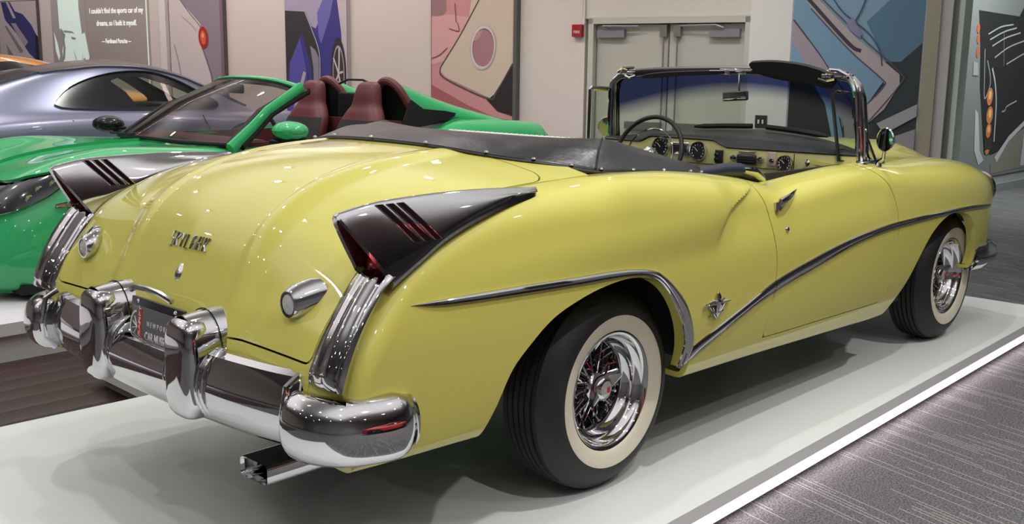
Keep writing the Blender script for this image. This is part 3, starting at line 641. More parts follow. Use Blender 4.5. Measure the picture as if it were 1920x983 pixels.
for pts in ([(.72, 2.04), (1.16, 2.15), (1.64, 2.2)], [(.79, 1.97), (1.3, 2.09), (1.78, 2.16)], [(.9, 1.89), (1.38, 2.01), (1.96, 2.1)], [(1.03, 1.74), (1.54, 1.89), (2.18, 2.0)], [(1.51, 1.66), (2.26, 1.83), (2.8, 1.9)], [(1.51, 1.01), (1.62, 1.02), (1.70, 1.08), (2.07, 1.15)]): FPL(pts, (.34, .34, .32), 3, .010)
FPL([(1.29, 2.1), (1.35, 1.85), (1.41, 1.63)], (.25, .25, .24), 4, .006)
FPL([(.98, 1.6), (1.14, 1.4), (1.26, 1.1), (1.31, .6)], (.40, .40, .42), 3, .020); FPL([(.65, 1.85), (.72, 1.5), (.80, 1.2), (.95, 1.35), (.93, 1.5), (.78, 1.7)], (.30, .30, .32), 2, .012)
FPX([(.28, 1.68), (.44, 1.66), (.48, 1.50), (.30, 1.50)], (.30, .29, .28), 4); FPX([(.93, .66), (1.2, .66), (1.25, .50), (.95, .50)], (.03, .03, .03), 5)

# ---- chrome: fins, tail pillars, side spears, emblems
from mathutils.bvhtree import BVHTree
BVS = BVHTree.FromPolygons([tuple(v) for v in SIDE.v], SIDE.f)
BVD = BVHTree.FromPolygons([tuple(v) for v in DECK.v], DECK.f)
def on_side(x, z):
    h = BVS.ray_cast(Vector((x, -2, z)), Vector((0, 1, 0)))
    if h[0] is None: return Vector((x, -.9, z)), Vector((0, -1, 0))
    n = h[1]; n = -n if n.y > 0 else n
    return h[0], n
def on_deck(y, z, x0=-3):
    h = BVD.ray_cast(Vector((x0, y, z)), Vector((1, 0, 0))); n = h[1]; n = -n if n.x > 0 else n
    return h[0], n
def both(name, m, material, parent=CAR, label=None, **k):
    a = build(name, m, material, parent, **k); b = build(name, m.mirrored(), material, parent, **k)
    if label: a['label'] = label; b['label'] = label
    return a, b

FIN_BI = [(-1.082,.807,.933),(-1.030,.812,.972),(-.92,.815,1.026),(-.78,.817,1.078),(-.64,.825,1.108),(-.52,.845,1.124),(-.445,.868,1.130)]
FIN_BO = [(-1.084,.950,.938),(-.975,.948,.997),(-.885,.940,1.040),(-.78,.930,1.074),(-.67,.917,1.099),(-.56,.902,1.117),(-.445,.884,1.128)]
FIN_T = [(-1.198,.868,1.120),(-1.084,.874,1.140),(-.95,.875,1.147),(-.82,.876,1.149),(-.70,.876,1.148),(-.57,.877,1.143),(-.435,.877,1.136)]
_bi, _bo, _tt = crom(FIN_BI, 10), crom(FIN_BO, 10), crom(FIN_T, 10)
def fin_section(a, b, t, q=14):
    """a inner base, b outer base, t ridge -> list of points over the top"""
    w = min(.017, .3*(b.y-a.y)+.004); ti, to = t+Vector((0, -w, -.016)), t+Vector((0, w, -.016)); dn = Vector((0, 0, -.012))
    pts = [a+dn*2, a, a.lerp(ti, .5)+Vector((.0, -.004, 0)), ti, t, to, b.lerp(to, .5)+Vector((0, .004, 0)), b, b+dn*2]
    return crom(pts, 3)
_fs = [fin_section(a, b, t) for a, b, t in zip(_bi, _bo, _tt)]
_fs.append([Vector((-.43, .877, 1.118))]*len(_fs[0]))
_fs = [[Vector((p.x, -p.y, p.z)) for p in r] for r in _fs]      # right-hand side of the car
FIN = M().grid(_fs, flip=False)
# rolled rim of the opening and cavity
rim = _fs[0][3:-3]; cen = sum(rim, Vector())/len(rim)
inner = [p.lerp(cen, .24)+Vector((-.003, 0, .0)) for p in rim]
deep = [p.lerp(cen, .45)+Vector((.13, 0, -.02)) for p in rim]
FIN.grid([rim, [p.lerp(q, .5)+Vector((-.010, 0, .002)) for p, q in zip(rim, inner)], inner])
fins = both('tail_fin', FIN, chrome, recalc=False, sharp=50)
cav_m = mat('fin_cavity_enamel', (0.10, 0.012, 0.016), rough=0.22, metal=.6)
CAV = M().grid([inner, [p.lerp(q, .5) for p, q in zip(inner, deep)], deep]); CAV.add([cen+Vector((.14, 0, -.02))]+deep, [(0, i+1, i+2) for i in range(len(deep)-1)])
lamp_m = mat('red_tail_lens', (0.42, 0.008, 0.02), rough=0.12, coat=1.0, spec=.8)
slot_m = mat('slot_shadow', (0.014, 0.006, 0.007), rough=0.7, spec=.0)
for o, sy in zip(fins, (1, -1)):
    c = CAV if sy == 1 else CAV.mirrored(); build('fin_cavity', c, cav_m, o)
    L = M(); Gd = []
    for i in range(13):
        th = i/12*PI
        Gd.append([Vector((-1.062-.030*math.sin(th)*math.sin(ph), -(.879+.052*math.cos(th)), .962+.038*math.cos(ph)*math.sin(th)+.008)) for ph in [k/10*PI for k in range(11)]])
    L.grid(Gd, flip=True); L = L if sy == 1 else L.mirrored(); build('tail_lamp', L, lamp_m, o)
    L = M().tube([(-1.072, -.815, .957), (-1.080, -.88, .949), (-1.072, -.942, .957)], .006, n=6); build('lamp_bar', L if sy == 1 else L.mirrored(), chrome, o)
    # three slots over the ridge
    BVF = BVHTree.FromPolygons([tuple(v) for v in FIN.v], FIN.f)
    for k in range(3):
        xt = -1.078+.036*k; rows = []
        def fpt(x, z, side, off):
            y0 = -2 if side else 0; d = Vector((0, 1 if side else -1, 0)); h = BVF.ray_cast(Vector((x, y0, z)), d)
            if h[0] is None: return None
            return h[0]-d*off
        seq = [(z, 1) for z in (1.030, 1.05, 1.07, 1.09, 1.11, 1.126, 1.134)]+[(z, 0) for z in (1.134, 1.126, 1.11, 1.09, 1.07, 1.05, 1.036)]
        for z, sd in seq:
            x = xt+(1.138-z)*.90; a, b = fpt(x-.0115, z, sd, .0014), fpt(x+.0115, z, sd, .0014)
            if a and b: rows.append([a, b])
        top = len(rows)//2; tp = rows[top-1][0].lerp(rows[top][0], .5)
        S = M().grid(rows); S = S if sy == 1 else S.mirrored(); build('fin_slot', S, slot_m, o, recalc=False)
        bead = []
        for j in (0, 1): 
            B = M().tube([r[j] for r in rows[:top]], .0018, n=5); B.tube([r[j] for r in rows[top:]], .0018, n=5); bead.append(B)
        bead[0].join(bead[1]); build('slot_bead', bead[0] if sy == 1 else bead[0].mirrored(), chrome, o)

# chrome pillar under each fin
PI_IN = [(-1.079,.930),(-1.111,.900),(-1.160,.835),(-1.210,.764),(-1.241,.705),(-1.258,.658)]
PI_OUT = [(-1.085,.948),(-1.120,.920),(-1.168,.862),(-1.210,.796),(-1.243,.725),(-1.266,.660)]
G = []
a_, b_ = crom([(x, -.800, z) for x, z in PI_IN], 8), crom([(x, -.957, z) for x, z in PI_OUT], 8)
m_ = len(a_)
for i, (a, b) in enumerate(zip(a_, b_)):
    t0 = a_[min(i+1, m_-1)]-a_[max(i-1, 0)]; n = Vector((t0.z, 0, -t0.x)).normalized(); n = -n if n.x > 0 else n
    endf = min(1.0, (m_-1-i)/5.0)**.5*.75+.25; row = []
    for k in range(25):
        t = k/24; h = .034*(math.sin(PI*t)**.55)+.006*(math.cos(6*PI*t)*.5-.5)*(1 if .12 < t < .88 else 0)
        row.append(a.lerp(b, t)+n*(h*endf-.004)+Vector((.045*t*t, 0, 0))*0)
    row.insert(0, a+Vector((.02, 0, 0))); row.append(b+Vector((.035, .02, 0))); G.append(row)
PL = M().grid(G, flip=True)
e = G[-1]; PL.add([p for p in e]+[Vector((p.x*.0+max(p.x, -1.25), p.y, p.z-.006)) for p in e], [(i, i+1, i+1+len(e), i+len(e)) for i in range(len(e)-1)])
both('tail_pillar', PL, chrome, sharp=60)

# sweepspear: two mouldings per side following the body surface
def ribbon(up, lo, name, prof, n=6, cut=None):
    U = crom([(x, 0, z) for x, z in up], n); L = crom([(x, 0, z) for x, z in lo], n); G = []
    for u, l in zip(U, L):
        row = []; w = (u-l).length
        for q, h in prof:
            x, z = lerp(u.x, l.x, q), lerp(u.z, l.z, q); p, nn = on_side(x, z); row.append(p+nn*(h*min(1, w/.02)))
        G.append(row)
    return M().grid(G)
PROF = [(0, -.002), (.0, .004), (.10, .009), (.30, .013), (.52, .0125), (.66, .008), (.70, .0045), (.76, .008), (.88, .0085), (1.0, .004), (1.0, -.002)]
SP1U = [(-1.03,.861),(-.932,.863),(-.787,.861),(-.574,.857),(-.34,.850),(-.181,.846),(-.076,.840),(.012,.829),(.069,.816),(.107,.801),(.182,.752),(.264,.679),(.315,.604),(.346,.527),(.349,.489),(.333,.46),(.301,.421)]
SP1L = [(-1.03,.860),(-.932,.846),(-.786,.837),(-.575,.829),(-.338,.822),(-.179,.819),(-.093,.816),(-.017,.810),(.045,.796),(.109,.766),(.178,.703),(.245,.618),(.272,.567),(.291,.515),(.29,.482),(.282,.449),(.275,.421)]
SP2U = [(.287,.432),(.319,.462),(.364,.495),(.54,.548),(.735,.606),(.902,.656),(1.068,.688),(1.203,.709),(1.394,.738),(1.597,.763),(1.815,.779),(2.086,.790),(2.586,.792),(3.044,.786),(3.32,.772),(3.5,.757)]
SP2L = [(.284,.416),(.336,.433),(.438,.468),(.602,.527),(.802,.587),(.94,.615),(1.074,.639),(1.211,.660),(1.401,.692),(1.604,.723),(1.821,.746),(2.092,.760),(2.592,.767),(3.05,.764),(3.32,.752),(3.5,.740)]
both('side_spear', ribbon(SP1U, SP1L, 'a', PROF), chrome, sharp=40)
R2 = ribbon(SP2U, SP2L, 'b', PROF)
both('side_spear', R2.clip(lambda v: -(v.x-.922)), chrome, sharp=40)
both('side_spear', R2.clip(lambda v: min(v.x-.928, 2.115-v.x)), chrome, sharp=40)
both('side_spear', R2.clip(lambda v: v.x-2.121), chrome, sharp=40)

# wheel arch inner lips (yellow) and dark wheel wells
def arch_strip(poly, ctr, depth, shrink, name, m, y0=.03, cap=False):
    G = []
    for x, z in poly[1:-1]:
        p, n = on_side(x, min(z, .80)); a = Vector((x, p.y+.004, z)); cx, cz = ctr
        G.append([a, Vector((lerp(x, cx, shrink*.3), p.y+depth*.5, lerp(z, cz, shrink*.3))), Vector((lerp(x, cx, shrink), p.y+depth, lerp(z, cz, shrink)))])
    return both(name, M().grid(G), m)
arch_strip(RA, (-.1, .36), .075, -.0, 'arch_lip', yellow)
arch_strip(FA, (2.8, .36), .05, -.0, 'arch_lip', yellow)
for cx, R, xs in ((-.10, .52, 1.12), (2.86, .47, 1.1)):
    WELL = M(); G = []
    for k in range(25):
        th = .12+(PI-.24)*k/24; x, z = cx+R*xs*math.cos(th), .34+R*math.sin(th)
        G.append([Vector((x, -.86, z)), Vector((x, -.50, z)), Vector((cx, -.50, .34))])
    WELL.grid(G); both('wheel_well', WELL, mat('wheel_well_black', (.022, .022, .022), rough=.85), sharp=60)
ub = M().box((1.25, 0, .40), (4.6, 1.0, .12)).box((1.55, 0, .36), (1.75, 1.74, .06)).box((-.98, 0, .47), (.42, 1.70, .05))
build('underbody', ub, mat('underbody_black', (.03, .03, .03), rough=.8), CAR, smooth=False)

# crest emblem on the quarter panel
def side_frame(x, z, off=.002):
    p, n = on_side(x, z); n = n.normalized(); xx = Vector((1, 0, 0)); xx = (xx-n*xx.dot(n)).normalized(); zz = n.cross(xx); zz = zz if zz.z > 0 else -zz
    m = Matrix((xx, zz, n)).transposed().to_4x4(); m.translation = p+n*off; return m
fe = side_frame(.480, .632)
crest = []
em = M().prism([(-.052,.006),(.052,-.003),(.0,-.050)], 0, .004, plane='xy'); em.xf(fe)
both('side_crest', em, mat('crest_enamel', (.12, .10, .07), rough=.3, metal=.5), smooth=False, recalc=True)
em = M()
for a, b, r in (((-.092,.006),(.088,.006),.0045), ((-.085,.013),(.0,.0),.003), ((-.052,-.002),(-.002,-.05),.003), ((.052,-.002),(.002,-.05),.003), ((-.05,-.032),(.045,-.028),.0035), ((-.03,-.006),(-.008,-.042),.002), ((.03,-.006),(.008,-.042),.002)):
    em.tube([(*a, .006), (*b, .006)], r, n=6)
em.tube([(0, -.045, .006), (0, .0, .009), (0, .035, .008), (0, .052, .004)], [.003, .010, .011, .003], n=8)
for s in (-1, 1): em.tube([(0, .012, .008), (s*.035, .02, .006), (s*.055, .016, .004)], [.007, .005, .002], n=6)
em.xf(fe); both('side_crest_wings', em, chrome)
# door handle and key lock
fh = side_frame(1.03, .968, .0)
hm = M().tube([(-.065, -.02, .004), (-.06, -.002, .026), (-.02, .006, .034), (.04, .018, .030), (.10, .034, .018), (.145, .046, .010)], [.012, .018, .015, .012, .008, .003], n=10, flat=(1, .8))
hm.tube([(-.066, -.03, .0), (-.062, -.0, .014)], [.014, .017], n=10); hm.box((-.01, -.002, .012), (.022, .016, .028), bev=.004); hm.xf(fh)
kl = M().lathe([(0, .008), (.008, .008), (.012, .004), (.013, 0)], n=16); kl.box((0, 0, .009), (.003, .012, .002)); kl.xf(side_frame(1.025, .862, .0))
for dpn, mir in ((DR, False), (DL, True)):
    build('door_handle', hm.mirrored() if mir else hm, chrome, dpn); build('door_lock', kl.mirrored() if mir else kl, chrome, dpn)

# backup lamps on the lid
for sy in (-1, 1):
    m = M(); G = []
    for k in range(28):
        a = 2*PI*k/28; cy, cz = math.cos(a), math.sin(a); row = []
        for t, r, dy, dz in ((0, .030, 0, 0), (.0, .036, 0, 0), (.15, .041, .002, .001), (.5, .045, .006, .005), (1.0, .043, .022, .016), (1.35, .036, .040, .024)):
            top = 1.0 if cz < 0.2 else 1.0
            x = -1.205+t*.058; row.append(Vector((x, sy*(.640+dy)+cy*r*(1+.25*t), .838+dz+cz*r*(1.05+.2*t*(cz > 0)))))
        G.append(row)
    m.grid(G, cu=True, flip=True); bz = build('reversing_lamp', m, chrome, CAR)
    l = M().lathe([(0, -.010), (.012, -.009), (.024, -.004), (.031, .0)], n=24, axis='x'); l.xf(Matrix.Translation((-1.202, sy*.640, .838))); build('lamp_lens', l, mat('clear_lens', (.75, .76, .74), rough=.08, coat=1, vary=((.35,.36,.34), 90)), bz)

# chrome script letters and lock escutcheon on the lid
STROKES = {'S': [[(.9,1),(.1,1),(.1,.55),(.9,.45),(.9,0),(.1,0)]], 'K': [[(.1,0),(.1,1)],[(.9,1),(.15,.5),(.9,0)]], 'Y': [[(.05,1),(.5,.5),(.95,1)],[(.5,.5),(.5,0)]],
 'L': [[(.1,1),(.1,0),(.9,0)]], 'A': [[(.1,0),(.1,.75),(.3,1),(.7,1),(.9,.75),(.9,0)],[(.1,.45),(.9,.45)]], 'R': [[(.1,0),(.1,1),(.9,1),(.9,.55),(.1,.5)],[(.5,.5),(.9,0)]]}
xx = .098
for ch in 'SKYLARK':
    m = M()
    for st in STROKES[ch]:
        P = []
        for a, b in st:
            y = xx-(a*.022)-.0; z = .914+b*.040; q, n = on_deck(y, z); P.append(q+n*.004)
        m.tube(P, .0034, n=6)
    build('lid_letter', m, chrome, LIDO); xx -= .0335
m = M(); G = []
for k in range(20):
    a = 2*PI*k/20; row = []
    for f, h in ((1, 0), (.75, .007), (.4, .010), (.05, .011)):
        zz = .838+math.sin(a)*f*(.024 if math.sin(a) < 0 else .036); yy = -.024+math.cos(a)*f*.016*(1 if math.sin(a) < 0 else 1-.5*math.sin(a)); q, n = on_deck(yy, zz); row.append(q+n*h)
    G.append(row)
m.grid(G, cu=True); build('lid_lock', m, chrome_dull, LIDO)

# ---- rear bumper
def sweep(path, prof_fn, n=8, caps=True):
    """path: (x, y) plan points, outward normal to the left of travel; prof_fn(t) -> list of (out, z)"""
    P = crom([(a, b, 0) for a, b in path], n); m = len(P); G = []
    for i, p in enumerate(P):
        t = (P[min(i+1, m-1)]-P[max(i-1, 0)]).normalized(); nn = Vector((t.y, -t.x, 0)); G.append([p+nn*o+Vector((0, 0, z)) for o, z in prof_fn(i/(m-1))])
    r = M().grid(G, cv=True, flip=True)
    if caps: r.add(G[0], [tuple(range(len(G[0])))]); r.add(G[-1], [tuple(reversed(range(len(G[-1]))))])
    return r
def dprof(zc, h, dep, n=14, back=.0):
    pts = []
    for k in range(n+1):
        a = PI/2-PI*k/n; pts.append((dep*(abs(math.cos(a))**.75), zc+h/2*math.sin(a)))
    return pts+[(-.012-back, zc-h/2+.005), (-.012-back, zc+h/2-.005)]
def barprof(t): return [(-.03, .668), (.0, .672), (.02, .660), (.048, .600), (.056, .560), (.050, .515), (.03, .470), (.005, .448), (-.02, .445)]
bar = sweep([(-1.20, .82), (-1.245, .70), (-1.275, .50), (-1.29, .25), (-1.295, 0), (-1.29, -.25), (-1.275, -.50), (-1.245, -.70), (-1.20, -.82)], lambda t: [(o, z-max(0, z-.56)*.38*sstep(.27, .20, abs(t-.5)*1.78)) for o, z in barprof(t)])
BUMP = build('rear_bumper', bar, chrome, CAR, sharp=30, recalc=True)
# wrap-round bumper ends
def endprof(t):
    k = sstep(0, .18, t); e = sstep(.80, 1.0, t); h = lerp(.175, .190, k)*(1-.18*e); d = lerp(.045, .080, k)*(1-.30*e); zc = .542+.0*t
    pr = dprof(zc, h, d); 
    return pr
cap = sweep([(-1.262, -.765), (-1.268, -.80), (-1.262, -.86), (-1.225, -.92), (-1.15, -.955), (-1.10, -.963), (-1.045, -.960)], endprof, n=10)
# bevel the front edge slightly back
ends = both('bumper_end', cap, chrome, sharp=40, recalc=True)
for o, sy in zip(ends, (1, -1)):
    b = M().lathe([(0, .004), (.008, .0035), (.012, .001), (.013, -.004)], n=16); b.xf(frame((-1.075, -1.026, .545), (1, 0, 0), (0, 0, 1))); b = b if sy == 1 else b.mirrored(); build('bumper_bolt', b, chrome, o)
    b = M().tube([(-1.255, -.762, .67), (-1.30, -.765, .645), (-1.320, -.768, .56), (-1.315, -.768, .50), (-1.275, -.765, .455)], .010, n=8); build('joint_bead', b if sy == 1 else b.mirrored(), chrome, o)
# guards: tall pods that reach back over the bar to the lid, with collars
def guard(sy, ):
    yc = sy*.285; W = .078; m = M(); G = []
    # sections along the height; each a superellipse in plan
    rows = [(.452,.30,.02),(.458,.70,.055),(.475,.92,.075),(.51,1.0,.086),(.58,1.0,.088),(.65,1.0,.086),(.70,.98,.082),(.730,.92,.072),(.748,.78,.055),(.756,.45,.03)]
    for z, w, d in rows:
        r = []
        for k in range(28):
            a = 2*PI*k/28; c, s = math.cos(a), math.sin(a); c = abs(c)**.6*(1 if c > 0 else -1); s = abs(s)**.6*(1 if s > 0 else -1)
            r.append(Vector((-1.318-(d*.62)*c-.0, yc+W*w*s, z)))
        G.append(r)
    m.grid(G, cv=True, flip=False); m.add(G[-1], [tuple(range(28))]); m.add(G[0], [tuple(reversed(range(28)))])
    return build('bumper_guard', m, chrome, CAR, sharp=60, recalc=True)
def guard_bridge(sy):
    """curved chrome saddle from the pod top forward to the lid, two segments parted by a dark seam"""
    yc = sy*.285; out = []
    for seg, (xa, xb) in enumerate(((-1.335, -1.262), (-1.258, -1.165))):
        G = []
        for i in range(13):
            x = lerp(xa, xb, i/12); q = (x+1.335)/.17; hw = lerp(.086, .102, q); top = .764+.014*q+.004*math.sin(PI*q); row = []
            for k in range(21):
                a = -1+2*k/20; yy = yc+hw*a*(1 if abs(a) < .8 else 1); drop = (1-math.sqrt(max(0, 1-.96*a*a)))*(.125-.03*q)
                row.append(Vector((x, yy, top-drop)))
            lo = .60+.06*q
            row = [Vector((x, row[0].y-.006, lo))]+row+[Vector((x, row[-1].y+.006, lo))]; G.append(row)
        out.append(M().grid(G, flip=True).weld())
    return out
for sy in (-1, 1):
    g = guard(sy)
    for m in guard_bridge(sy): build('guard_saddle', m.flange(.004), chrome, g, sharp=50)
    # stepped collar where the guard grips the bar
    yc = sy*.285
    for s in (-1, 1):
        m = M()
        for dy, r in ((.082, .100), (.094, .093), (.106, .098)):
            y = yc+s*dy; P = [(-1.25+.0-r*.93*math.cos(a), y, .562+r*1.12*math.sin(a)) for a in [(-80+160*k/16)*PI/180 for k in range(17)]]
            m.tube(P, .008, n=8)
        G = []
        for t in range(9):
            q = t/8; y = yc+s*(.10+(.16 if s == sy else .05)*q); rr = .098-.042*q**.6
            G.append([Vector((-1.25-rr*(.95)*math.cos(a), y, .570+rr*1.05*math.sin(a)+.01*q)) for a in [(-60+150*k/16)*PI/180 for k in range(17)]])
        m.grid(G, flip=(s > 0)); build('guard_collar', m, chrome, g, sharp=50)
# licence plate
PM = frame((-1.272, 0.0, .655), (0, -1, 0), (.12, 0, 1)); PM0 = PM
m = M().box((0, 0, -.006), (.330, .185, .014), bev=.004); m.xf(PM); pf = build('licence_plate', m, mat('plate_frame_black', (.02, .02, .022), rough=.35), CAR)
m = M().box((0, -.004, .003), (.300, .140, .004), bev=.0015); m.xf(PM); build('plate_panel', m, mat('plate_grey', (.14, .14, .14), rough=.45), pf)
redm = mat('print_red', (.45, .03, .03), rough=.5); whm = mat('print_white', (.8, .8, .78), rough=.5)
m = M().prism([(-.108,-.066),(-.080,-.066),(-.080,.058),(-.108,.058)], .0052, .0060, plane='xy'); m.xf(PM); build('plate_red_band', m, redm, pf, smooth=False, recalc=True)
m = M()
ring = [( -.118+.034*math.cos(a), -.004+.050*math.sin(a), .0066) for a in [PI*.5+PI*k/14 for k in range(15)]]
m.tube(ring, .0035, n=6, flat=(1, .4))
for a in (2.2, 2.75, 3.3, 3.9): m.tube([(-.108, -.004, .0064), (-.112+.028*math.cos(a), -.004+.042*math.sin(a), .0064)], .0017, n=5)
m.xf(PM); build('plate_wheel_print', m, whm, pf)
for s, yy in (('NPT', .038), ('CAR', -.002), ('MUS', -.044)): text('plate_lettering', s, .034, PM @ Matrix.Translation((-.094, yy, .0062)) @ Matrix.Rotation(PI/2, 4, 'Z') @ Matrix.Diagonal((.95, .55, 1, 1)), whm, pf, extrude=.0004)
text('plate_lettering', 'NEWPORT', .024, PM @ Matrix.Translation((.022, .016, .0062)), whm, pf, extrude=.0004, spacing=1.75, width=.8)
text('plate_lettering', 'CAR MUSEUM', .040, PM @ Matrix.Translation((.028, -.026, .0062)), whm, pf, extrude=.0004, width=.68, bold=.0012)
m = M()
for x, y in ((-.12, .080), (.12, .080), (-.08, -.080), (.08, -.080)): m.lathe([(0, .006), (.004, .006), (.007, .003), (.008, 0)], c=(x, y, 0), n=10)
m.xf(PM); build('plate_screw', m, chrome, pf)
m = M().tube([(-1.28, .13, .775), (-1.29, .08, .792), (-1.29, 0, .796), (-1.29, -.08, .792), (-1.28, -.13, .775)], .010, n=8); build('plate_lamp', m, chrome_dull, pf)

# exhaust tip: flat rectangular chrome pipe, open at the rear
def rrect(w, h, r, n=4):
    out = []
    for cx, cy, a0 in ((w-r, h-r, 0), (-w+r, h-r, 90), (-w+r, -h+r, 180), (w-r, -h+r, 270)):
        for k in range(n+1): a = math.radians(a0+90*k/n); out.append((cx+r*math.cos(a), cy+r*math.sin(a)))
    return out
xm = M(); rr = rrect(.068, .030, .014); G = []
for x, s in ((-1.10, .82), (-1.235, .84), (-1.245, .92), (-1.25, .95), (-1.18, .95), (-.95, .95), (-.80, .95)):
    if x == -1.10: G.append([Vector((x, -.51+a*s, .322+b*s)) for a, b in rr])
    else: G.append([Vector((x, -.51+a*(s+.1), .322+b*(s+.1))) for a, b in rr])
xm.grid(G, cv=True); xm.add(G[0], [tuple(range(len(rr)))])
xm.box((-.98, -.515, .36), (.05, .02, .05)); build('exhaust_tip', xm, chrome, CAR, sharp=40, recalc=True)

# ---- front bumper end and nose chrome (just visible past the front wheel)
fb = sweep([(3.30, -.90), (3.45, -.915), (3.62, -.89), (3.80, -.80), (3.93, -.65), (3.99, -.40), (4.01, 0), (3.99, .40), (3.93, .65), (3.80, .80), (3.62, .89), (3.45, .915), (3.30, .90)], lambda t: [(b*1.0, .455+c) for b, c in ((-.02, .06), (.02, .062), (.055, .035), (.065, 0), (.055, -.035), (.02, -.07), (-.02, -.07))], n=5)
build('front_bumper', fb, chrome, CAR, sharp=40, recalc=True)
nose = M(); G = []
for i in range(13):
    s = 5.0+.83*i/12; G.append([Vector((tab(A_ROWS, s, 1)+.02*(1-(k/8-1)**2), -tab(A_ROWS, s, 3)*(1-k/8), tab(A_ROWS, s, 2)-.01)) for k in range(17)])

# ---- wheels
def make_wheel(x, sy, tag_=None):
    c = (x, 0, .372)
    yo = -.866 if True else 0
    def T(m):
        m.xf(Matrix.Translation(c)); return m if sy < 0 else m.mirrored()
    def prof(rows, flip=False, n=64):
        return M().lathe([(r, y) for r, y in rows], n=n, axis='y')
    # rim and barrel: outer lip, well, inner flange
    rim = prof([(.206,-.846),(.214,-.853),(.218,-.861),(.213,-.869),(.205,-.866),(.198,-.852),(.194,-.838),(.186,-.832),(.181,-.822),(.178,-.80),(.166,-.790),(.160,-.775),(.158,-.735),(.162,-.728),(.170,-.715),(.172,-.66),(.19,-.65)], n=72)
    W = build('wheel', T(rim), chrome, CAR, sharp=50)
    tyre = M(); nA = 144
    base = [(.205,-.835),(.210,-.855),(.218,-.866),(.232,-.874),(.262,-.882),(.284,-.884),(.300,-.882),(.312,-.876),(.330,-.866),(.345,-.852),(.357,-.838)]
    tread = []
    for k in range(6):
        y0 = -.828+.026*k; tread += [(.3655+(.004 if 0 < k < 5 else 0), y0), (.3655+(.004 if 0 < k < 5 else 0), y0+.018), (.357, y0+.0195), (.357, y0+.0245)]
    pr = base+tread[:-2]+[(.357,-.672),(.330,-.655),(.28,-.650),(.21,-.665)]
    G = []
    for k in range(nA):
        a = 2*PI*k/nA; row = []
        for i, (r, y) in enumerate(pr):
            rr = r
            if 8 <= i <= 10: rr = r-(.0035 if k % 2 else 0)     # shoulder lugs
            if rr > .366 and k % 2: rr -= .0006
            row.append(Vector((rr*math.cos(a), y, rr*math.sin(a))))
        G.append(row)
    tyre.grid(G, cu=True, flip=True); build('tyre', T(tyre), rubber, W, sharp=25)
    ww = prof([(.2185,-.8665),(.221,-.870),(.232,-.8758),(.262,-.8838),(.272,-.8848),(.277,-.8845),(.278,-.8825)], n=96); build('whitewall', T(ww), whitewall_m, W, sharp=60)
    # hub shell, drum, knock-off
    drum = prof([(0,-.70),(.115,-.70),(.125,-.695),(.128,-.66),(.13,-.62),(0,-.62)], n=40); build('brake_drum', T(drum), mat('drum_grey', (.10, .10, .095), rough=.5, metal=.6), W, sharp=40)
    hub = prof([(.052,-.66),(.055,-.69),(.050,-.70),(.038,-.712),(.035,-.76),(.040,-.775),(.048,-.782),(.050,-.79),(.040,-.797),(.036,-.81),(.0,-.812)], n=36); build('wheel_hub', T(hub), chrome, W, sharp=40)
    kn = prof([(.036,-.806),(.046,-.812),(.047,-.826),(.040,-.838),(.030,-.843)], n=32)
    for s in (-1, 1):
        e = M(); G2 = []
        for t in range(7):
            q = t/6; r = .028+.062*q; hw = lerp(.034, .014, q)*(1 if q < .85 else .75); yy = -.824-.016*q
            G2.append([Vector((hw, yy+.008, r)), Vector((hw*.8, yy-.006, r)), Vector((0, yy-.010, r)), Vector((-hw*.8, yy-.006, r)), Vector((-hw, yy+.008, r)), Vector((0, yy+.010, r))])
        e.grid(G2, cv=True); e.add(G2[-1], [tuple(range(6))]); e.xf(Matrix.Rotation(math.radians(62 if s > 0 else 242), 4, 'Y')); kn.join(e)
    build('knock_off_spinner', T(kn), chrome, W, sharp=45, recalc=True)
    cp = prof([(0,-.850),(.014,-.850),(.024,-.847),(.030,-.843)], n=28); build('hub_cap', T(cp), mat('cap_enamel', (.60, .58, .55), rough=.25, metal=.4), W)
    cr = M().box((.003, -.8512, 0), (.016, .001, .020)); build('cap_crest', T(cr), redm, W, smooth=False)
    # spokes: outer and inner rows, crossed, sharing two meshes
    def spoke_mesh(r0, y0, r1, y1, da):
        m = M().tube([(r0, y0, 0), (r1*math.cos(da), y1, r1*math.sin(da))], [.0042, .0036], n=6); m.tube([(r1*math.cos(da)*.965, y1+(y0-y1)*.04, r1*math.sin(da)*.965), (r1*math.cos(da), y1, r1*math.sin(da))], .0066, n=6); return m
    rows = [(.038,-.786,.166,-.742,.34,12,0), (.038,-.786,.166,-.742,-.34,12,.26), (.050,-.694,.164,-.768,.30,12,.13), (.050,-.694,.164,-.768,-.30,12,.39)]
    for r0, y0, r1, y1, da, n, ph in rows:
        m = spoke_mesh(r0, y0, r1, y1, da); m = m if sy < 0 else m.mirrored(); o0 = build('spoke', m, chrome, W)
        for k in range(n):
            if k == 0: o = o0
            else: o = o0.copy(); COL.objects.link(o); o.parent = W
            o.rotation_euler = (0, 2*PI*k/n+ph, 0); o.location = c
    return W
for x in (0.0, 3.099):
    for sy in (-1, 1): make_wheel(x, sy)

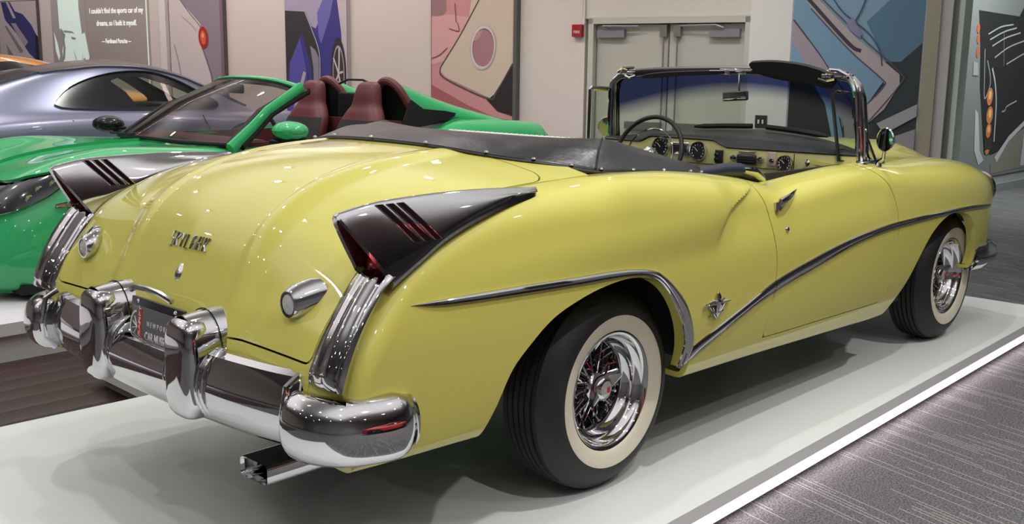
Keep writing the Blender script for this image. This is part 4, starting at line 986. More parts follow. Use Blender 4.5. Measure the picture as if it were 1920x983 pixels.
# ---- hood, cowl and nose
H_ROWS = [(3.50,1.098),(3.88,1.108),(4.2,1.120),(4.58,1.128),(4.98,1.110),(5.2,1.08),(5.36,1.01),(5.52,.90),(5.68,.74),(5.83,.58)]
HG = []
for i in range(121):
    s = 3.56+(5.83-3.56)*i/120; Xa, Za, ya = tab(A_ROWS, s, 1), tab(A_ROWS, s, 2), tab(A_ROWS, s, 3); row = []
    for k in range(61):
        y = -1+2*k/60; a = abs(y); zc = tab(H_ROWS, s); f = 1-sstep(.35, 1.0, a)**1.15
        row.append(Vector((Xa+.06*(1-a*a)*sstep(4.6, 5.5, s), y*ya*1.004, Za-.010+(zc-Za)*f)))
    HG.append(row)
HOOD = M().grid(HG)
hx = lambda v: 2.30+.22*(1-(v.y/.62)**2)
build('cowl', HOOD.clip(lambda v: hx(v)-v.x-.003).flange(.02), yellow, CAR)
build('hood', HOOD.clip(lambda v: v.x-hx(v)-.003).flange(.02), yellow, CAR)
# head lamp rings on the nose
for sy in (-1, 1):
    m = M().lathe([(.105, .0), (.112, .02), (.10, .045), (.088, .040), (.086, .02)], n=32, axis='x'); m.xf(Matrix.Translation((3.90, sy*.70, .80))); hr = build('headlamp_ring', m, chrome, CAR)
    m = M().lathe([(0, .045), (.05, .038), (.088, .018)], n=24, axis='x'); m.xf(Matrix.Translation((3.90, sy*.70, .80))); build('headlamp_lens', m, mat('clear_lens', (.75, .76, .74)), hr)
m = M()
for k in range(14): m.box((3.97-.0*k, -.42+.065*k, .60), (.02, .012, .16))
m.tube([(3.93, -.5, .69), (3.99, 0, .70), (3.93, .5, .69)], .02, n=8); m.tube([(3.93, -.5, .52), (3.99, 0, .51), (3.93, .5, .52)], .02, n=8)
tag(build('grille', m, chrome, CAR), kind=None)

# ---- windscreen: wrap-round glass with a blue top band, chrome surround
WB = crom([(2.075,-.775,1.072),(2.14,-.745,1.085),(2.24,-.60,1.112),(2.31,-.35,1.148),(2.335,0,1.162),(2.31,.35,1.148),(2.24,.60,1.112),(2.14,.745,1.085),(2.075,.775,1.072)], 8)
WT = crom([(2.03,-.745,1.430),(2.05,-.705,1.466),(2.09,-.58,1.486),(2.14,-.32,1.497),(2.16,0,1.502),(2.14,.32,1.497),(2.09,.58,1.486),(2.05,.705,1.466),(2.03,.745,1.430)], 8)
G = [[b.lerp(t, k/16)+Vector((.03*math.sin(PI*k/16), 0, 0)) for k in range(17)] for b, t in zip(WB, WT)]
gm = bpy.data.materials.new('windscreen_glass'); gm.use_nodes = True; nt = gm.node_tree; nt.nodes.remove(nt.nodes['Principled BSDF'])
tr = nt.nodes.new('ShaderNodeBsdfTransparent'); gl = nt.nodes.new('ShaderNodeBsdfGlossy'); gl.inputs['Roughness'].default_value = .02; gl.inputs['Color'].default_value = (.7,.7,.7,1)
lw = nt.nodes.new('ShaderNodeLayerWeight'); lw.inputs['Blend'].default_value = .5; pw = nt.nodes.new('ShaderNodeMath'); pw.operation = 'POWER'; pw.inputs[1].default_value = 4.0; fr = nt.nodes.new('ShaderNodeMath'); fr.operation = 'MULTIPLY_ADD'; fr.inputs[1].default_value = .55; fr.inputs[2].default_value = .035; nt.links.new(lw.outputs['Facing'], pw.inputs[0]); nt.links.new(pw.outputs[0], fr.inputs[0]); ms = nt.nodes.new('ShaderNodeMixShader')
geo = nt.nodes.new('ShaderNodeNewGeometry'); sp = nt.nodes.new('ShaderNodeSeparateXYZ'); ma = nt.nodes.new('ShaderNodeMath'); ma.operation = 'MULTIPLY'; ma2 = nt.nodes.new('ShaderNodeMath'); ma2.operation = 'MULTIPLY_ADD'; ma2.inputs[1].default_value = .24
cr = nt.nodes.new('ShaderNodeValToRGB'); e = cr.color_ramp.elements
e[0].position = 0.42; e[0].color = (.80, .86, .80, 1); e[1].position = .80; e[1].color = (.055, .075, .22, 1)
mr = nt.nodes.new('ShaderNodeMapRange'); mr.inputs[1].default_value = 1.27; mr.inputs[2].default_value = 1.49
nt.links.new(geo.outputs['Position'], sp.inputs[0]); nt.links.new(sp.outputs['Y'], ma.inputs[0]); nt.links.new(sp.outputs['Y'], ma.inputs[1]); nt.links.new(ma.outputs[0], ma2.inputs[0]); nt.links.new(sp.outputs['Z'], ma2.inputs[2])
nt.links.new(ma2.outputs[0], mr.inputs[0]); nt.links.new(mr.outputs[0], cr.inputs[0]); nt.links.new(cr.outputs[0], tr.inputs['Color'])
nt.links.new(fr.outputs[0], ms.inputs[0]); nt.links.new(tr.outputs[0], ms.inputs[1]); nt.links.new(gl.outputs[0], ms.inputs[2]); nt.links.new(ms.outputs[0], nt.nodes['Material Output'].inputs['Surface'])
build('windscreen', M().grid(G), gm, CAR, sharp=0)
glass_m = gm.copy(); glass_m.name = 'side_glass'; n2 = glass_m.node_tree
for l in list(n2.links):
    if l.to_socket.name == 'Color' and l.to_node.bl_idname == 'ShaderNodeBsdfTransparent': n2.links.remove(l)
for n in n2.nodes:
    if n.bl_idname == 'ShaderNodeBsdfTransparent': n.inputs[0].default_value = (.80, .87, .80, 1)
m = M(); m.tube([WB[0]+Vector((0,0,-.02))]+[WB[0].lerp(WT[0], k/6) for k in range(1, 6)]+WT+[WB[-1].lerp(WT[-1], k/6) for k in range(5, 0, -1)]+[WB[-1]+Vector((0,0,-.02))], .017, n=10)
SUR = build('windscreen_frame', m, chrome, CAR, sharp=0)
for sy in (-1, 1):
    m = M()
    for dx, dy, r in ((-.026, -.004, .013), (.024, .010, .015), (.046, .0, .012), (0, .018, .012)):
        m.tube([(2.075+dx*1.3, sy*(-.775-dy+.0), 1.055), (2.06+dx*1.15, sy*(-.772-dy), 1.20), (2.04+dx, sy*(-.758-dy), 1.38), (2.035+dx, sy*(-.742-dy*.6), 1.435), (2.045+dx*.8, sy*(-.705-dy*.4), 1.472), (2.07+dx*.6, sy*-.64, 1.492)], r, n=8)
    m.tube([(2.15, sy*-.80, 1.07), (2.10, sy*-.775, 1.20), (2.07, sy*-.765, 1.30)], [.022, .010, .006], n=8)
    build('windscreen_pillar', m, chrome, SUR)
    m = M(); m.box((2.09, sy*-.785, 1.062), (.17, .07, .03), bev=.012); m.box((2.20, sy*-.80, 1.062), (.10, .05, .04), bev=.018); build('pillar_foot', m, chrome, SUR)
    m = M(); m.box((2.03, sy*-.66, 1.492), (.05, .06, .035), bev=.008); m.tube([(2.01, sy*-.70, 1.49), (2.0, sy*-.66, 1.512), (2.03, sy*-.60, 1.515)], .009, n=8); m.box((2.0, sy*-.60, 1.485), (.025, .05, .022), bev=.006); m.tube([(2.0, sy*-.64, 1.47), (1.985, sy*-.60, 1.46), (1.99, sy*-.56, 1.47)], .007, n=6); build('top_latch', m, chrome, SUR)
# header: black inner strip and polished top rail
hd = M(); hd.tube([t+Vector((-.012, 0, .004)) for t in WT[10:-10]], .017, n=8, flat=(.7, 1.0)); build('header_strip', hd, black, SUR)
hd = M(); hd.tube([t+Vector((.012, 0, .020)) for t in WT[8:-8]], .009, n=8); build('header_rail', hd, chrome, SUR)
hd = M(); hd.box((2.115, -.02, 1.508), (.03, .20, .018), bev=.005); hd.box((2.11, .03, 1.498), (.03, .03, .03), bev=.004); hd.box((2.11, -.06, 1.500), (.02, .05, .03), bev=.004); hd.tube([(2.10, -.12, 1.505), (2.10, .14, 1.503)], .006, n=6); build('header_bracket', hd, chrome, SUR)
# sun visors
def visor(pts, th, name='sun_visor'):
    P = crom(pts, 6, closed=True); n = len(P); c = sum(P, Vector())/n; nn = (P[0]-c).cross(P[n//4]-c).normalized(); m = M()
    m.add([p+nn*th for p in P]+[p-nn*th for p in P], [tuple(range(n)), tuple(range(2*n-1, n-1, -1))]+[(i, i+n, (i+1) % n+n, (i+1) % n) for i in range(n)])
    return build(name, m, mat('visor_black', (.015, .015, .014), rough=.7), SUR, sharp=30, recalc=True)
visor([(2.06,-.13,1.545),(2.08,-.17,1.498),(2.09,-.30,1.466),(2.075,-.50,1.444),(2.05,-.605,1.428),(2.035,-.63,1.470),(2.035,-.58,1.505),(2.04,-.45,1.540),(2.05,-.30,1.556),(2.06,-.19,1.556)], .009)
visor([(2.13,.08,1.505),(2.13,.10,1.488),(2.10,.35,1.474),(2.07,.53,1.458),(2.06,.57,1.470),(2.07,.50,1.486),(2.10,.30,1.500)], .006)
# rear-view mirror on its rod
m = M().tube([(2.12, -.035, 1.50), (2.105, -.045, 1.43), (2.10, -.05, 1.39)], .005, n=6); rv = build('mirror_rod', m, chrome, SUR)
m = M().box((2.09, -.035, 1.372), (.018, .155, .052), rot=Matrix.Rotation(math.radians(-4), 3, 'X'), bev=.008); build('rear_view_mirror', m, mat('mirror_back', (.05, .055, .05), rough=.3), rv)
m = M().box((2.079, -.035, 1.372), (.003, .140, .042), rot=Matrix.Rotation(math.radians(-4), 3, 'X'), bev=.001); build('mirror_glass', m, mat('mirror_silver', (.35, .38, .38), rough=.03, metal=1), rv)
# quarter vent windows, opened a little
def vent(pts, pane_only=False, lbl=None, sy=-1):
    m = M().tube(pts, .010, n=6, closed=True); f = build('vent_window_frame', m, mat('frame_dark_chrome', (.12, .125, .13), rough=.2, metal=.9), CAR)
    c = sum((Vector(p) for p in pts), Vector())/len(pts); g = M().add([Vector(p) for p in pts], [tuple(range(len(pts)))]); build('vent_glass', g, glass_m, f, smooth=False)
    return f
vent([(1.985,-.700,1.075),(1.985,-.640,1.402),(2.00,-.665,1.412),(2.03,-.735,1.405),(2.06,-.765,1.075)])
vl = vent([(1.845,.775,1.085),(1.845,.770,1.392),(1.86,.768,1.402),(2.015,.755,1.400),(2.06,.770,1.085)])
m = M().box((1.93, .762, 1.388), (.14, .006, .014)); build('vent_seal', m, mat('seal_yellow', (.60, .62, .20), rough=.5), vl)
# driver-side round mirror seen through the vent, passenger-side round mirror
for sy, x, y, z in ((-1, 2.06, -.895, 1.185), (1, 2.16, .885, 1.165)):
    n = Vector((-.90, .42, .02)) if sy < 0 else Vector((-.9, -.35, .02)); mt = frame((x, y, z), (0, 0, 1), n.cross(Vector((0, 0, 1))))
    fz = (mt.to_3x3() @ Vector((0, 0, 1))).dot(n); s = 1 if fz > 0 else -1
    m = M().lathe([(0, -.030*s), (.03, -.028*s), (.052, -.014*s), (.060, 0), (.057, .005*s), (.054, .003*s)], n=32); m.xf(mt)
    m.tube([(x+.012, y+.005, z-.055), (x+.03, y+.015, z-.09), (x+.05, sy*(abs(y)-.045), 1.075), (x+.05, sy*(abs(y)-.05), 1.055)], [.008, .010, .013, .020], n=8); mo = build('door_mirror', m, chrome, CAR)
    m = M().lathe([(0, .003*s), (.054, .003*s)], n=32); m.xf(mt); build('mirror_glass', m, mat('mirror_silver', (.35, .38, .38), rough=.03, metal=1), mo)
# wipers parked on the glass
for y0, y1 in ((-.03, .33), (-.12, -.52)):
    m = M().tube([(2.29-.10*abs((y0+(y1-y0)*k/6)/.6)**2, y0+(y1-y0)*k/6, 1.205-.010*k/6-.07*(y0+(y1-y0)*k/6)**2) for k in range(7)], [.010]*6+[.004], n=6, flat=(1, 1.6)); build('wiper', m, black, CAR)

# ---- dashboard
dash_y = mat('dash_yellow', (.62, .60, .26), rough=.35, coat=.6); dash_b = mat('dash_black', (.02, .022, .02), rough=.5)
G = []
for k in range(41):
    y = -.78+1.56*k/40; a = abs(y)/.78; fx = 1.955+.05*a*a; wx, wz = 2.335-.26*a**2.2, 1.174-.075*a**2
    bump_ = .045*sstep(.46, .40, abs(y-.215)) if y > -.1 else 0
    bump_ = .035*sstep(.30, .20, abs(y-.215))
    G.append([Vector((fx+.02, y, 1.095+bump_*.8)), Vector((fx-.005, y, 1.107+bump_)), Vector((fx+.01, y, 1.120+bump_)), Vector((fx+.10, y, 1.140+.6*bump_-.02*a)), Vector((lerp(fx, wx, .6), y, 1.166-.055*a*a)), Vector((wx+.02, y, wz+.012))])
build('dash_top', M().grid(G, flip=True), dash_b, CAR, sharp=60)
G = []
for k in range(61):
    y = -.78+1.56*k/60; a = abs(y)/.78; fx = 1.958+.05*a*a; b = .035*sstep(.30, .20, abs(y-.215)); G.append([Vector((fx+.012, y, .96)), Vector((fx+.008, y, 1.005)), Vector((fx, y, 1.012)), Vector((fx-.004, y, 1.05)), Vector((fx, y, 1.098+b)), Vector((fx+.012, y, 1.104+b))])
DASH = build('dashboard', M().grid(G, flip=True), dash_y, CAR, sharp=40)
m = M().box((2.10, 0, .94), (.22, 1.5, .12)); build('dash_lower', m, dash_b, CAR, smooth=False)
def dial(y, z, r, name='gauge'):
    x = 1.945
    m = M().lathe([(r*.86, -.002), (r*.90, -.014), (r, -.014), (r*1.05, -.004), (r*1.05, .01)], n=28, axis='x'); m.xf(Matrix.Translation((x, y, z))); g = build(name, m, chrome, DASH)
    m = M().lathe([(0, -.004), (r*.86, -.004)], n=28, axis='x'); m.xf(Matrix.Translation((x, y, z))); build('gauge_face', m, mat('gauge_black', (.02, .02, .02), rough=.3), g)
    m = M()
    for k in range(11):
        a = math.radians(-135+27*k+90); m.box((x-.006, y+r*.72*math.cos(a), z+r*.72*math.sin(a)), (.002, .004, .008))
    m.tube([(x-.007, y, z), (x-.007, y+r*.4, z+r*.4)], .0016, n=4); build('gauge_marks', m, whm, g)
dial(.335, 1.085, .052); dial(.090, 1.075, .050)
m = M().box((1.945, .205, 1.083), (.016, .12, .07), bev=.006); c_ = build('instrument_cluster', m, chrome_dull, DASH)
m = M().box((1.936, .205, 1.085), (.004, .09, .04), bev=.002); build('cluster_face', m, mat('gauge_black', (.02,.02,.02)), c_)
dial(-.430, 1.045, .040, 'clock')
m = M().box((1.950, -.040, 1.055), (.02, .045, .070), bev=.004); s_ = build('switch_panel', m, mat('gauge_black', (.02,.02,.02)), DASH)
m = M().lathe([(0, -.012), (.008, -.012), (.010, 0)], c=(1.940, -.03, 1.065), n=12, axis='x').lathe([(0, -.012), (.008, -.012), (.010, 0)], c=(1.940, -.03, 1.04), n=12, axis='x'); build('switch_knob', m, chrome, s_)
m = M().box((1.948, -.207, 1.052), (.02, .115, .050), bev=.018); rd = build('radio', m, mat('gauge_black', (.02,.02,.02)), DASH)
m = M()
for k in range(3): m.box((1.936, -.207, 1.040+.012*k), (.004, .09, .003))
build('radio_bar', m, chrome, rd)
m = M().box((1.95, -.207, 1.090), (.012, .10, .008), bev=.003); build('dash_vent', m, chrome_dull, DASH)
for y in (-.127, -.287):
    m = M().lathe([(0, -.022), (.008, -.022), (.013, -.010), (.016, 0), (.016, .01)], c=(1.950, y, 1.055), n=16, axis='x'); build('radio_knob', m, chrome, DASH)
m = M().box((1.950, -.355, 1.062), (.008, .044, .070), bev=.003); t_ = build('parking_brake_plate', m, mat('plate_pink', (.55, .38, .36), rough=.4), DASH)
m = M().lathe([(0, -.008), (.010, -.008), (.014, 0)], c=(1.944, -.355, 1.055), n=14, axis='x'); build('plate_knob', m, chrome, t_)
m = M().box((1.956, -.475, 1.055), (.004, .003, .08)); build('glovebox_gap', m, dash_b, DASH, smooth=False)
m = M().lathe([(0, -.012), (.008, -.010), (.014, -.002)], c=(1.964, -.545, 1.055), n=14, axis='x').box((1.962, -.545, 1.055), (.008, .006, .036)); build('glovebox_lock', m, chrome, DASH)

# ---- steering wheel and column
SW = Matrix.Translation((1.74, .275, 1.055)) @ Matrix.Rotation(math.radians(110), 4, 'Y')
m = M().tube([(.212*math.cos(2*PI*k/48), .212*math.sin(2*PI*k/48), 0) for k in range(48)], .0125, n=10, closed=True); m.xf(SW); sw = build('steering_wheel', m, black, CAR)
m = M().tube([(.150*math.cos(2*PI*k/40), .150*math.sin(2*PI*k/40), .012) for k in range(40)], .0045, n=8, closed=True); m.xf(SW); build('horn_ring', m, chrome, sw)
m = M()
for a in (math.radians(62), math.radians(-62)): m.tube([(.03*math.cos(a), .03*math.sin(a), .03), (.12*math.cos(a), .12*math.sin(a), .02), (.208*math.cos(a), .208*math.sin(a), .0)], [.012, .009, .008], n=8)
m.xf(SW); build('wheel_spoke', m, chrome, sw)
m = M().lathe([(0, -.022), (.025, -.020), (.042, -.008), (.048, .01), (.035, .06), (.03, .30)], n=24); m.xf(SW @ Matrix.Diagonal((1, 1, 1, 1))); build('steering_column', m, chrome_dull, sw)
# ---- seats and interior tub
seat_b = mat('seat_dark', (.03, .035, .06), rough=.35); seat_w = mat('seat_white', (.72, .74, .70), rough=.4)
m = M(); 
m.box((1.10, 0, .70), (.62, 1.30, .18), bev=.05); sb = build('front_seat', m, seat_b, CAR)
for sy in (-1, 1):
    m = M().box((.84, sy*.325, .86), (.18, .62, .46), rot=Matrix.Rotation(math.radians(-12), 3, 'Y'), bev=.06); b_ = build('seat_backrest', m, seat_b, sb)
    m = M()
    for k in range(11): m.tube([(.80+.09*math.cos(q), sy*.325-.25+.05*k, 1.075+.03*math.sin(q)) for q in [PI*j/6 for j in range(7)]], .022, n=8)
    build('seat_pleats', m, seat_w, b_)
m = M().box((1.1, 0, .50), (1.9, 1.44, .03)); 
for sy in (-1, 1): m.box((1.1, sy*.715, .78), (1.9, .02, .56))
m.box((.16, 0, .84), (.03, 1.44, .60)).box((2.1, 0, .74), (.03, 1.44, .50)); build('interior_tub', m, mat('interior_black', (.02, .02, .02), rough=.8), CAR, smooth=False)
# rear seat pleats just visible over the boot, passenger quarter trim and door-top rail
m = M()
for k in range(26): m.tube([(.52+.05*math.cos(q), .52-.030*k, 1.155+.05*math.sin(q)) for q in [PI*j/6 for j in range(7)]], .0155, n=6)
build('rear_seat_pleats', m, seat_w, CAR)
m = M().tube([(.70, -.70, 1.085), (.90, -.715, 1.095), (1.03, -.72, 1.088), (1.12, -.725, 1.062), (1.18, -.735, 1.025)], [.03, .032, .034, .03, .02], n=12, flat=(1, .9)); build('quarter_trim', m, seat_b, CAR)
m = M().tube([(1.02, -.745, 1.090), (1.10, -.75, 1.078), (1.155, -.752, 1.050), (1.185, -.755, 1.018)], [.013, .020, .020, .012], n=10); build('quarter_trim_end', m, chrome, CAR)
m = M().tube([(1.07, -.70, 1.085), (1.13, -.70, 1.066), (1.18, -.70, 1.03)], [.018, .03, .02], n=10); build('trim_cap', m, seat_w, CAR)
m = M().box((1.21, -.715, 1.035), (.03, .03, .05), bev=.008); build('door_latch', m, chrome, CAR)

# ---- folded-top boot cover: vinyl, U-shaped, with seam and snaps
LO = [(.70,-.745,1.100),(.62,-.79,1.106),(.45,-.80,1.124),(.22,-.79,1.138),(.02,-.75,1.152),(-.14,-.66,1.182),(-.26,-.52,1.205),(-.34,-.30,1.230),(-.38,0,1.240)]
HI = [(.72,-.700,1.112),(.64,-.66,1.148),(.50,-.635,1.186),(.36,-.63,1.218),(.215,-.62,1.246),(.08,-.50,1.250),(-.01,-.32,1.256),(-.05,-.12,1.260),(-.05,0,1.262)]
LO2 = LO+[(x, -y, z) for x, y, z in LO[:-1][::-1]]
HI2 = HI+[(x, -y, z+(.016 if .2 < abs(y) < .63 else .004)) for x, y, z in HI[:-1][::-1]]
a_, b_ = crom(LO2, 8), crom(HI2, 8); G = []
for i, (a, b) in enumerate(zip(a_, b_)):
    u = i/(len(a_)-1); row = [a+Vector((0, 0, -.012))]
    for k in range(17):
        t = k/16; p = a.lerp(b, t); up = Vector((0, 0, 1)); w = noise.noise(Vector((u*18, t*2.2, 3)))*.010+noise.noise(Vector((u*45, t*3, 8)))*.004
        p += up*(.016*math.sin(PI*t)*(1-.4*math.sin(u*9)**2)+w*math.sin(PI*min(1, t*1.1))); row.append(p)
    inw = Vector((.05, 0, -.05)) if abs(b.y) < .5 else Vector((.01, -.05*(-1 if b.y < 0 else 1), -.05))
    row += [b+inw*.25+Vector((0,0,.002)), b+inw]; G.append(row)
BOOT = build('boot_cover', M().grid(G, flip=True), vinyl, CAR, sharp=70)
m = M().tube([p+Vector((0, 0, .003)) for p in G[32][1:18]], .004, n=6); build('boot_seam', m, vinyl, BOOT)
for r in (6, 12, 19, 25, 31, 36, 42, 49, 57, 64, 71, 79, 86, 92, 97, 103, 109, 115, 121):
    if r < len(G):
        p = G[r][1]; m = M().lathe([(0, .007), (.006, .006), (.009, 0)], c=p+Vector((.0, .0, .004)), n=10); build('snap_button', m, chrome, BOOT)
m = M().tube([p+Vector((0, 0, -.008)) for p in a_], .006, n=6); build('boot_bead', m, rubber, BOOT)
# side skirt panels to carry the deck under the boot
m = M(); m.grid([[Vector((.06, y, 1.19-.09*(abs(y)/.79)**2)), Vector((.30, y, 1.15-.06*(abs(y)/.79)**2))] for y in [-.77+1.54*k/20 for k in range(21)]]); build('top_well', m, black, CAR)

# ================================================================ green open sports car (nose towards -X)
GZ = .10
PG = build('green_car_platform', M().prism([(-4.5,2.72),(5.6,2.72),(5.6,5.25),(-4.5,5.25)], GZ-.07, GZ, plane='xy').join(M().prism([(-4.5,2.78),(5.55,2.78),(5.55,5.2),(-4.5,5.2)], FLOOR, GZ-.07, plane='xy')), mat('platform_lilac', (.66, .64, .68), rough=.4), smooth=False, recalc=True)
tag(PG, 'white platform under the green open sports car, left behind the bumper', 'platform')
green = mat('green_paint', (.035, .40, .14), rough=.5, coat=1.0, spec=.12); green_d = mat('dark_trim', (.012, .012, .014), rough=.45, spec=.25); maroon = mat('maroon_leather', (.115, .022, .026), rough=.5)
black_gloss = mat('black_gloss', (.01, .01, .012), rough=.2, spec=.25)
GC = thing('green_sports_car', 'bright green open two-seat sports car with maroon seats, behind the yellow convertible', 'car')
GY = 4.03
# stations: X, centre z, hood edge z, crest z, shoulder z, half-width at sill, sill z
GR = [(-.66,.50,.50,.48,.42,.62,.16),(-.60,.62,.64,.62,.52,.74,.14),(-.48,.72,.75,.75,.62,.84,.13),(-.25,.84,.86,.875,.74,.91,.12),(.0,.90,.915,.955,.84,.94,.12),(.25,.935,.945,.985,.88,.95,.13),(.6,.955,.955,.965,.86,.945,.14),
 (1.0,.965,.955,.945,.85,.93,.15),(1.5,.95,.94,.945,.85,.925,.15),(2.0,.95,.95,.955,.86,.93,.15),(2.5,.98,.98,.985,.88,.945,.15),(2.9,1.08,1.05,1.04,.93,.96,.15),(3.3,1.14,1.08,1.075,.97,.97,.16),(3.7,1.09,1.055,1.075,.97,.965,.18),(4.0,1.03,1.03,1.055,.95,.95,.22),(4.2,.99,1.00,1.04,.93,.92,.28),(4.32,.97,.98,1.03,.90,.88,.34),(4.34,.85,.86,.86,.80,.86,.36)]
net = []
for i in range(52):
    X = -.66+5.0*i/51; g = [tab(GR, X, c) for c in range(1, 7)]; zc, zh, zf, zs, hw, zb = g; zb += .035; row = []
    for yy, z in ((0, zc), (.22, lerp(zc, zh, .4)), (.42, zh), (.60, lerp(zh, zf, .7)), (.74, zf), (.84, zf-.03), (.90, zs), (.955, lerp(zs, zb, .25)), (.985, lerp(zs, zb, .5)), (.97, lerp(zs, zb, .8)), (.93, zb), (.80, zb-.01)): row.append(Vector((X, yy*hw/.97, z+GZ*0)))
    net.append(row)
GB = bspline_grid(net, 200, 64)
def gmir(m): r = M(); r.v = [Vector((v.x, 2*GY-v.y, v.z)) for v in m.v]; r.f = [tuple(reversed(f)) for f in m.f]; return r
GH = M().grid([[Vector((p.x, GY-p.y, p.z)) for p in r] for r in GB], flip=False)
def g_arch(v):
    d = 1.0
    for cx in (.20, 2.95+.55): d = min(d, math.hypot(v.x-cx, v.z-.44)-.365) if v.z < .86 else d
    return d
def g_cock(v):
    a = abs(v.y-GY); return max(max(1.12+.10*(a/.8)**2-v.x if 0 else 1.02-v.x, v.x-2.62), a-.70-.02*math.sin(v.x*3))
def g_lamp(v):      # headlamp outline on the front corner
    return sd_poly(v.x, v.z, [(-.70,.60),(-.56,.60),(-.40,.65),(-.25,.72),(-.13,.80),(-.10,.85),(-.16,.855),(-.32,.82),(-.50,.755),(-.62,.70),(-.72,.66)]) if abs(v.y-GY) > .50 else 1.0
def g_marker(v): return sd_poly(v.x, v.z, [(-.30,.655),(-.10,.645),(.02,.665),(-.10,.69)]) if v.y < GY-.6 or v.y > GY+.6 else 1.0
def g_black(v): return sd_poly(v.x, abs(v.y-GY), [(2.62,.60),(2.62,.80),(2.95,.80),(3.25,.70),(3.30,.66),(3.15,.60),(2.9,.55)]) if v.z > .8 else 1.0
g1 = GH.clip(g_arch).clip(lambda v: g_cock(v)); g2 = g1.clip(lambda v: g_lamp(v)-.003).clip(lambda v: g_marker(v)).clip(lambda v: g_black(v))
both_g = M().join(g2).join(gmir(g2)); build('car_body', both_g.flange(.02), green, GC)
for nm, fn, mt in (('headlamp', lambda v: -g_lamp(v)-.003, mat('headlamp_smoke', (.02, .021, .028), rough=.12, coat=1)), ('side_marker', lambda v: -g_marker(v), mat('amber_lens', (.55, .16, .03), rough=.2, coat=1)), ('rear_black_panel', lambda v: -g_black(v), black_gloss)):
    mm = g1.clip(fn)
    for q in (mm, gmir(mm)):
        o_ = build(nm, q, mt, GC)
        if nm == 'headlamp' and q is mm:
            for (xx, zz) in ((-.50,.665),(-.36,.71),(-.30,.76),(-.22,.79)):
                h = BVHTree.FromPolygons([tuple(v) for v in mm.v], mm.f).ray_cast(Vector((xx, 2, zz)), Vector((0, 1, 0)))
                if h[0]: build('lamp_element', M().lathe([(0, .004), (.016, .006), (.024, .0)], n=14, axis='y').xf(Matrix.Translation(h[0]-Vector((0,.006,0)))), chrome_dull, o_)
m = M().prism([(2.58,1.00),(2.65,1.06),(2.80,1.245),(2.91,1.17),(3.15,1.15),(3.26,1.13),(3.24,1.105),(3.05,1.065),(2.80,1.01)], -.006, .006); m.v = [Vector((v.x, GY-.70+v.y+(v.z-1.0)*.35, v.z)) for v in m.v]; bp_ = build('quarter_panel', m, black_gloss, GC, smooth=False, recalc=True)
text('panel_lettering', 'Spyder', .065, frame((3.03, GY-.661, 1.108), (1, 0, 0.05), (0, .35, 1)), whm, bp_, font_shear=.3)
# lower intakes, sill shadow, wheels
m = M().box((1.85, GY, .17), (4.6, 1.70, .06)); build('car_underside', m, green_d, GC, smooth=False)
m = M().box((-.52, GY-.62, .33), (.22, .30, .20), bev=.05).box((-.56, GY+.0, .30), (.2, .7, .16), bev=.05); build('front_intake', m, green_d, GC)
def plain_wheel(parent, x, y, z, r, w, col):
    m = M().lathe([(r*.62, -w/2+.02), (r*.66, -w/2), (r*.93, -w/2-.004), (r, -w/2+.03), (r, w/2-.03), (r*.93, w/2), (r*.6, w/2)], n=40, axis='y'); m.xf(Matrix.Translation((x, y, z))); t = build('wheel', m, rubber, parent)
    m = M().lathe([(r*.64, w/2-.02), (r*.62, -w/2+.03), (r*.64, -w/2+.005), (r*.60, -w/2+.015), (r*.56, 0)], n=40, axis='y')
    for k in range(10):
        a = 2*PI*k/10; m.tube([(.03*math.cos(a), -w/2+.02, .03*math.sin(a)), (r*.6*math.cos(a), -w/2+.015, r*.6*math.sin(a))], .014, n=6)
    m.lathe([(0, -w/2+.005), (.05, -w/2+.01), (.05, 0)], n=20, axis='y'); m.xf(Matrix.Translation((x, y, z))); build('wheel_rim', m, col, t, recalc=True)
for x in (.20, 3.50):
    for s in (-1, 1): plain_wheel(GC, x, GY+s*.84, GZ+.345, .345, .26, green_d)
# windscreen
gw = [Vector(v) for v in ((1.06, GY-.80, .965), (.86, GY-.45, .975), (.80, GY, .985), (.86, GY+.45, .975), (1.06, GY+.80, .965))]
gt = [Vector(v) for v in ((1.74, GY-.60, 1.345), (1.66, GY-.38, 1.395), (1.62, GY, 1.412), (1.66, GY+.38, 1.395), (1.74, GY+.60, 1.345))]
a_, b_ = crom(gw, 8), crom(gt, 8); mid = [a.lerp(b, .5)+Vector((-.02, 0, .03)) for a, b in zip(a_, b_)]
gm2 = glass_m.copy(); gm2.name = 'tinted_glass'
for n in gm2.node_tree.nodes:
    if n.bl_idname == 'ShaderNodeBsdfTransparent': n.inputs[0].default_value = (.55, .51, .50, 1)
build('windscreen', M().grid([[a, c, b] for a, c, b in zip(a_, mid, b_)]), gm2, GC)
m = M()
for sgn, A0, C0, B0 in ((0, a_[0], mid[0], b_[0]), (1, a_[-1], mid[-1], b_[-1])): m.tube([A0+Vector((-.05,0,-.03)), A0.lerp(C0, .5), C0, C0.lerp(B0, .6), B0], [k*(1 if sgn == 0 else .45) for k in (.046, .038, .036, .038, .042)], n=10, flat=(.7, 1))
m.tube(b_, [.034-.020*k/len(b_) for k in range(len(b_))], n=10, flat=(1, .6)); WF = build('windscreen_frame', m, green, GC)
for s, A0, C0, B0 in ((1, a_[0], mid[0], b_[0]), (-1, a_[-1], mid[-1], b_[-1])):
    o1 = Vector((.045, s*.012, -.02)); o2 = Vector((-.035, s*.040, -.005))
    m = M().tube([A0+o1, C0+o1, B0+o1+Vector((.02, 0, -.01)), B0+Vector((.07, 0, -.03))], .026, n=8); build('pillar_seal', m, green_d, WF)
    m = M().tube([A0+o2, C0+o2, B0+o2+Vector((0, s*.02, -.03))], .026, n=8); build('pillar_mask', m, green_d, WF)
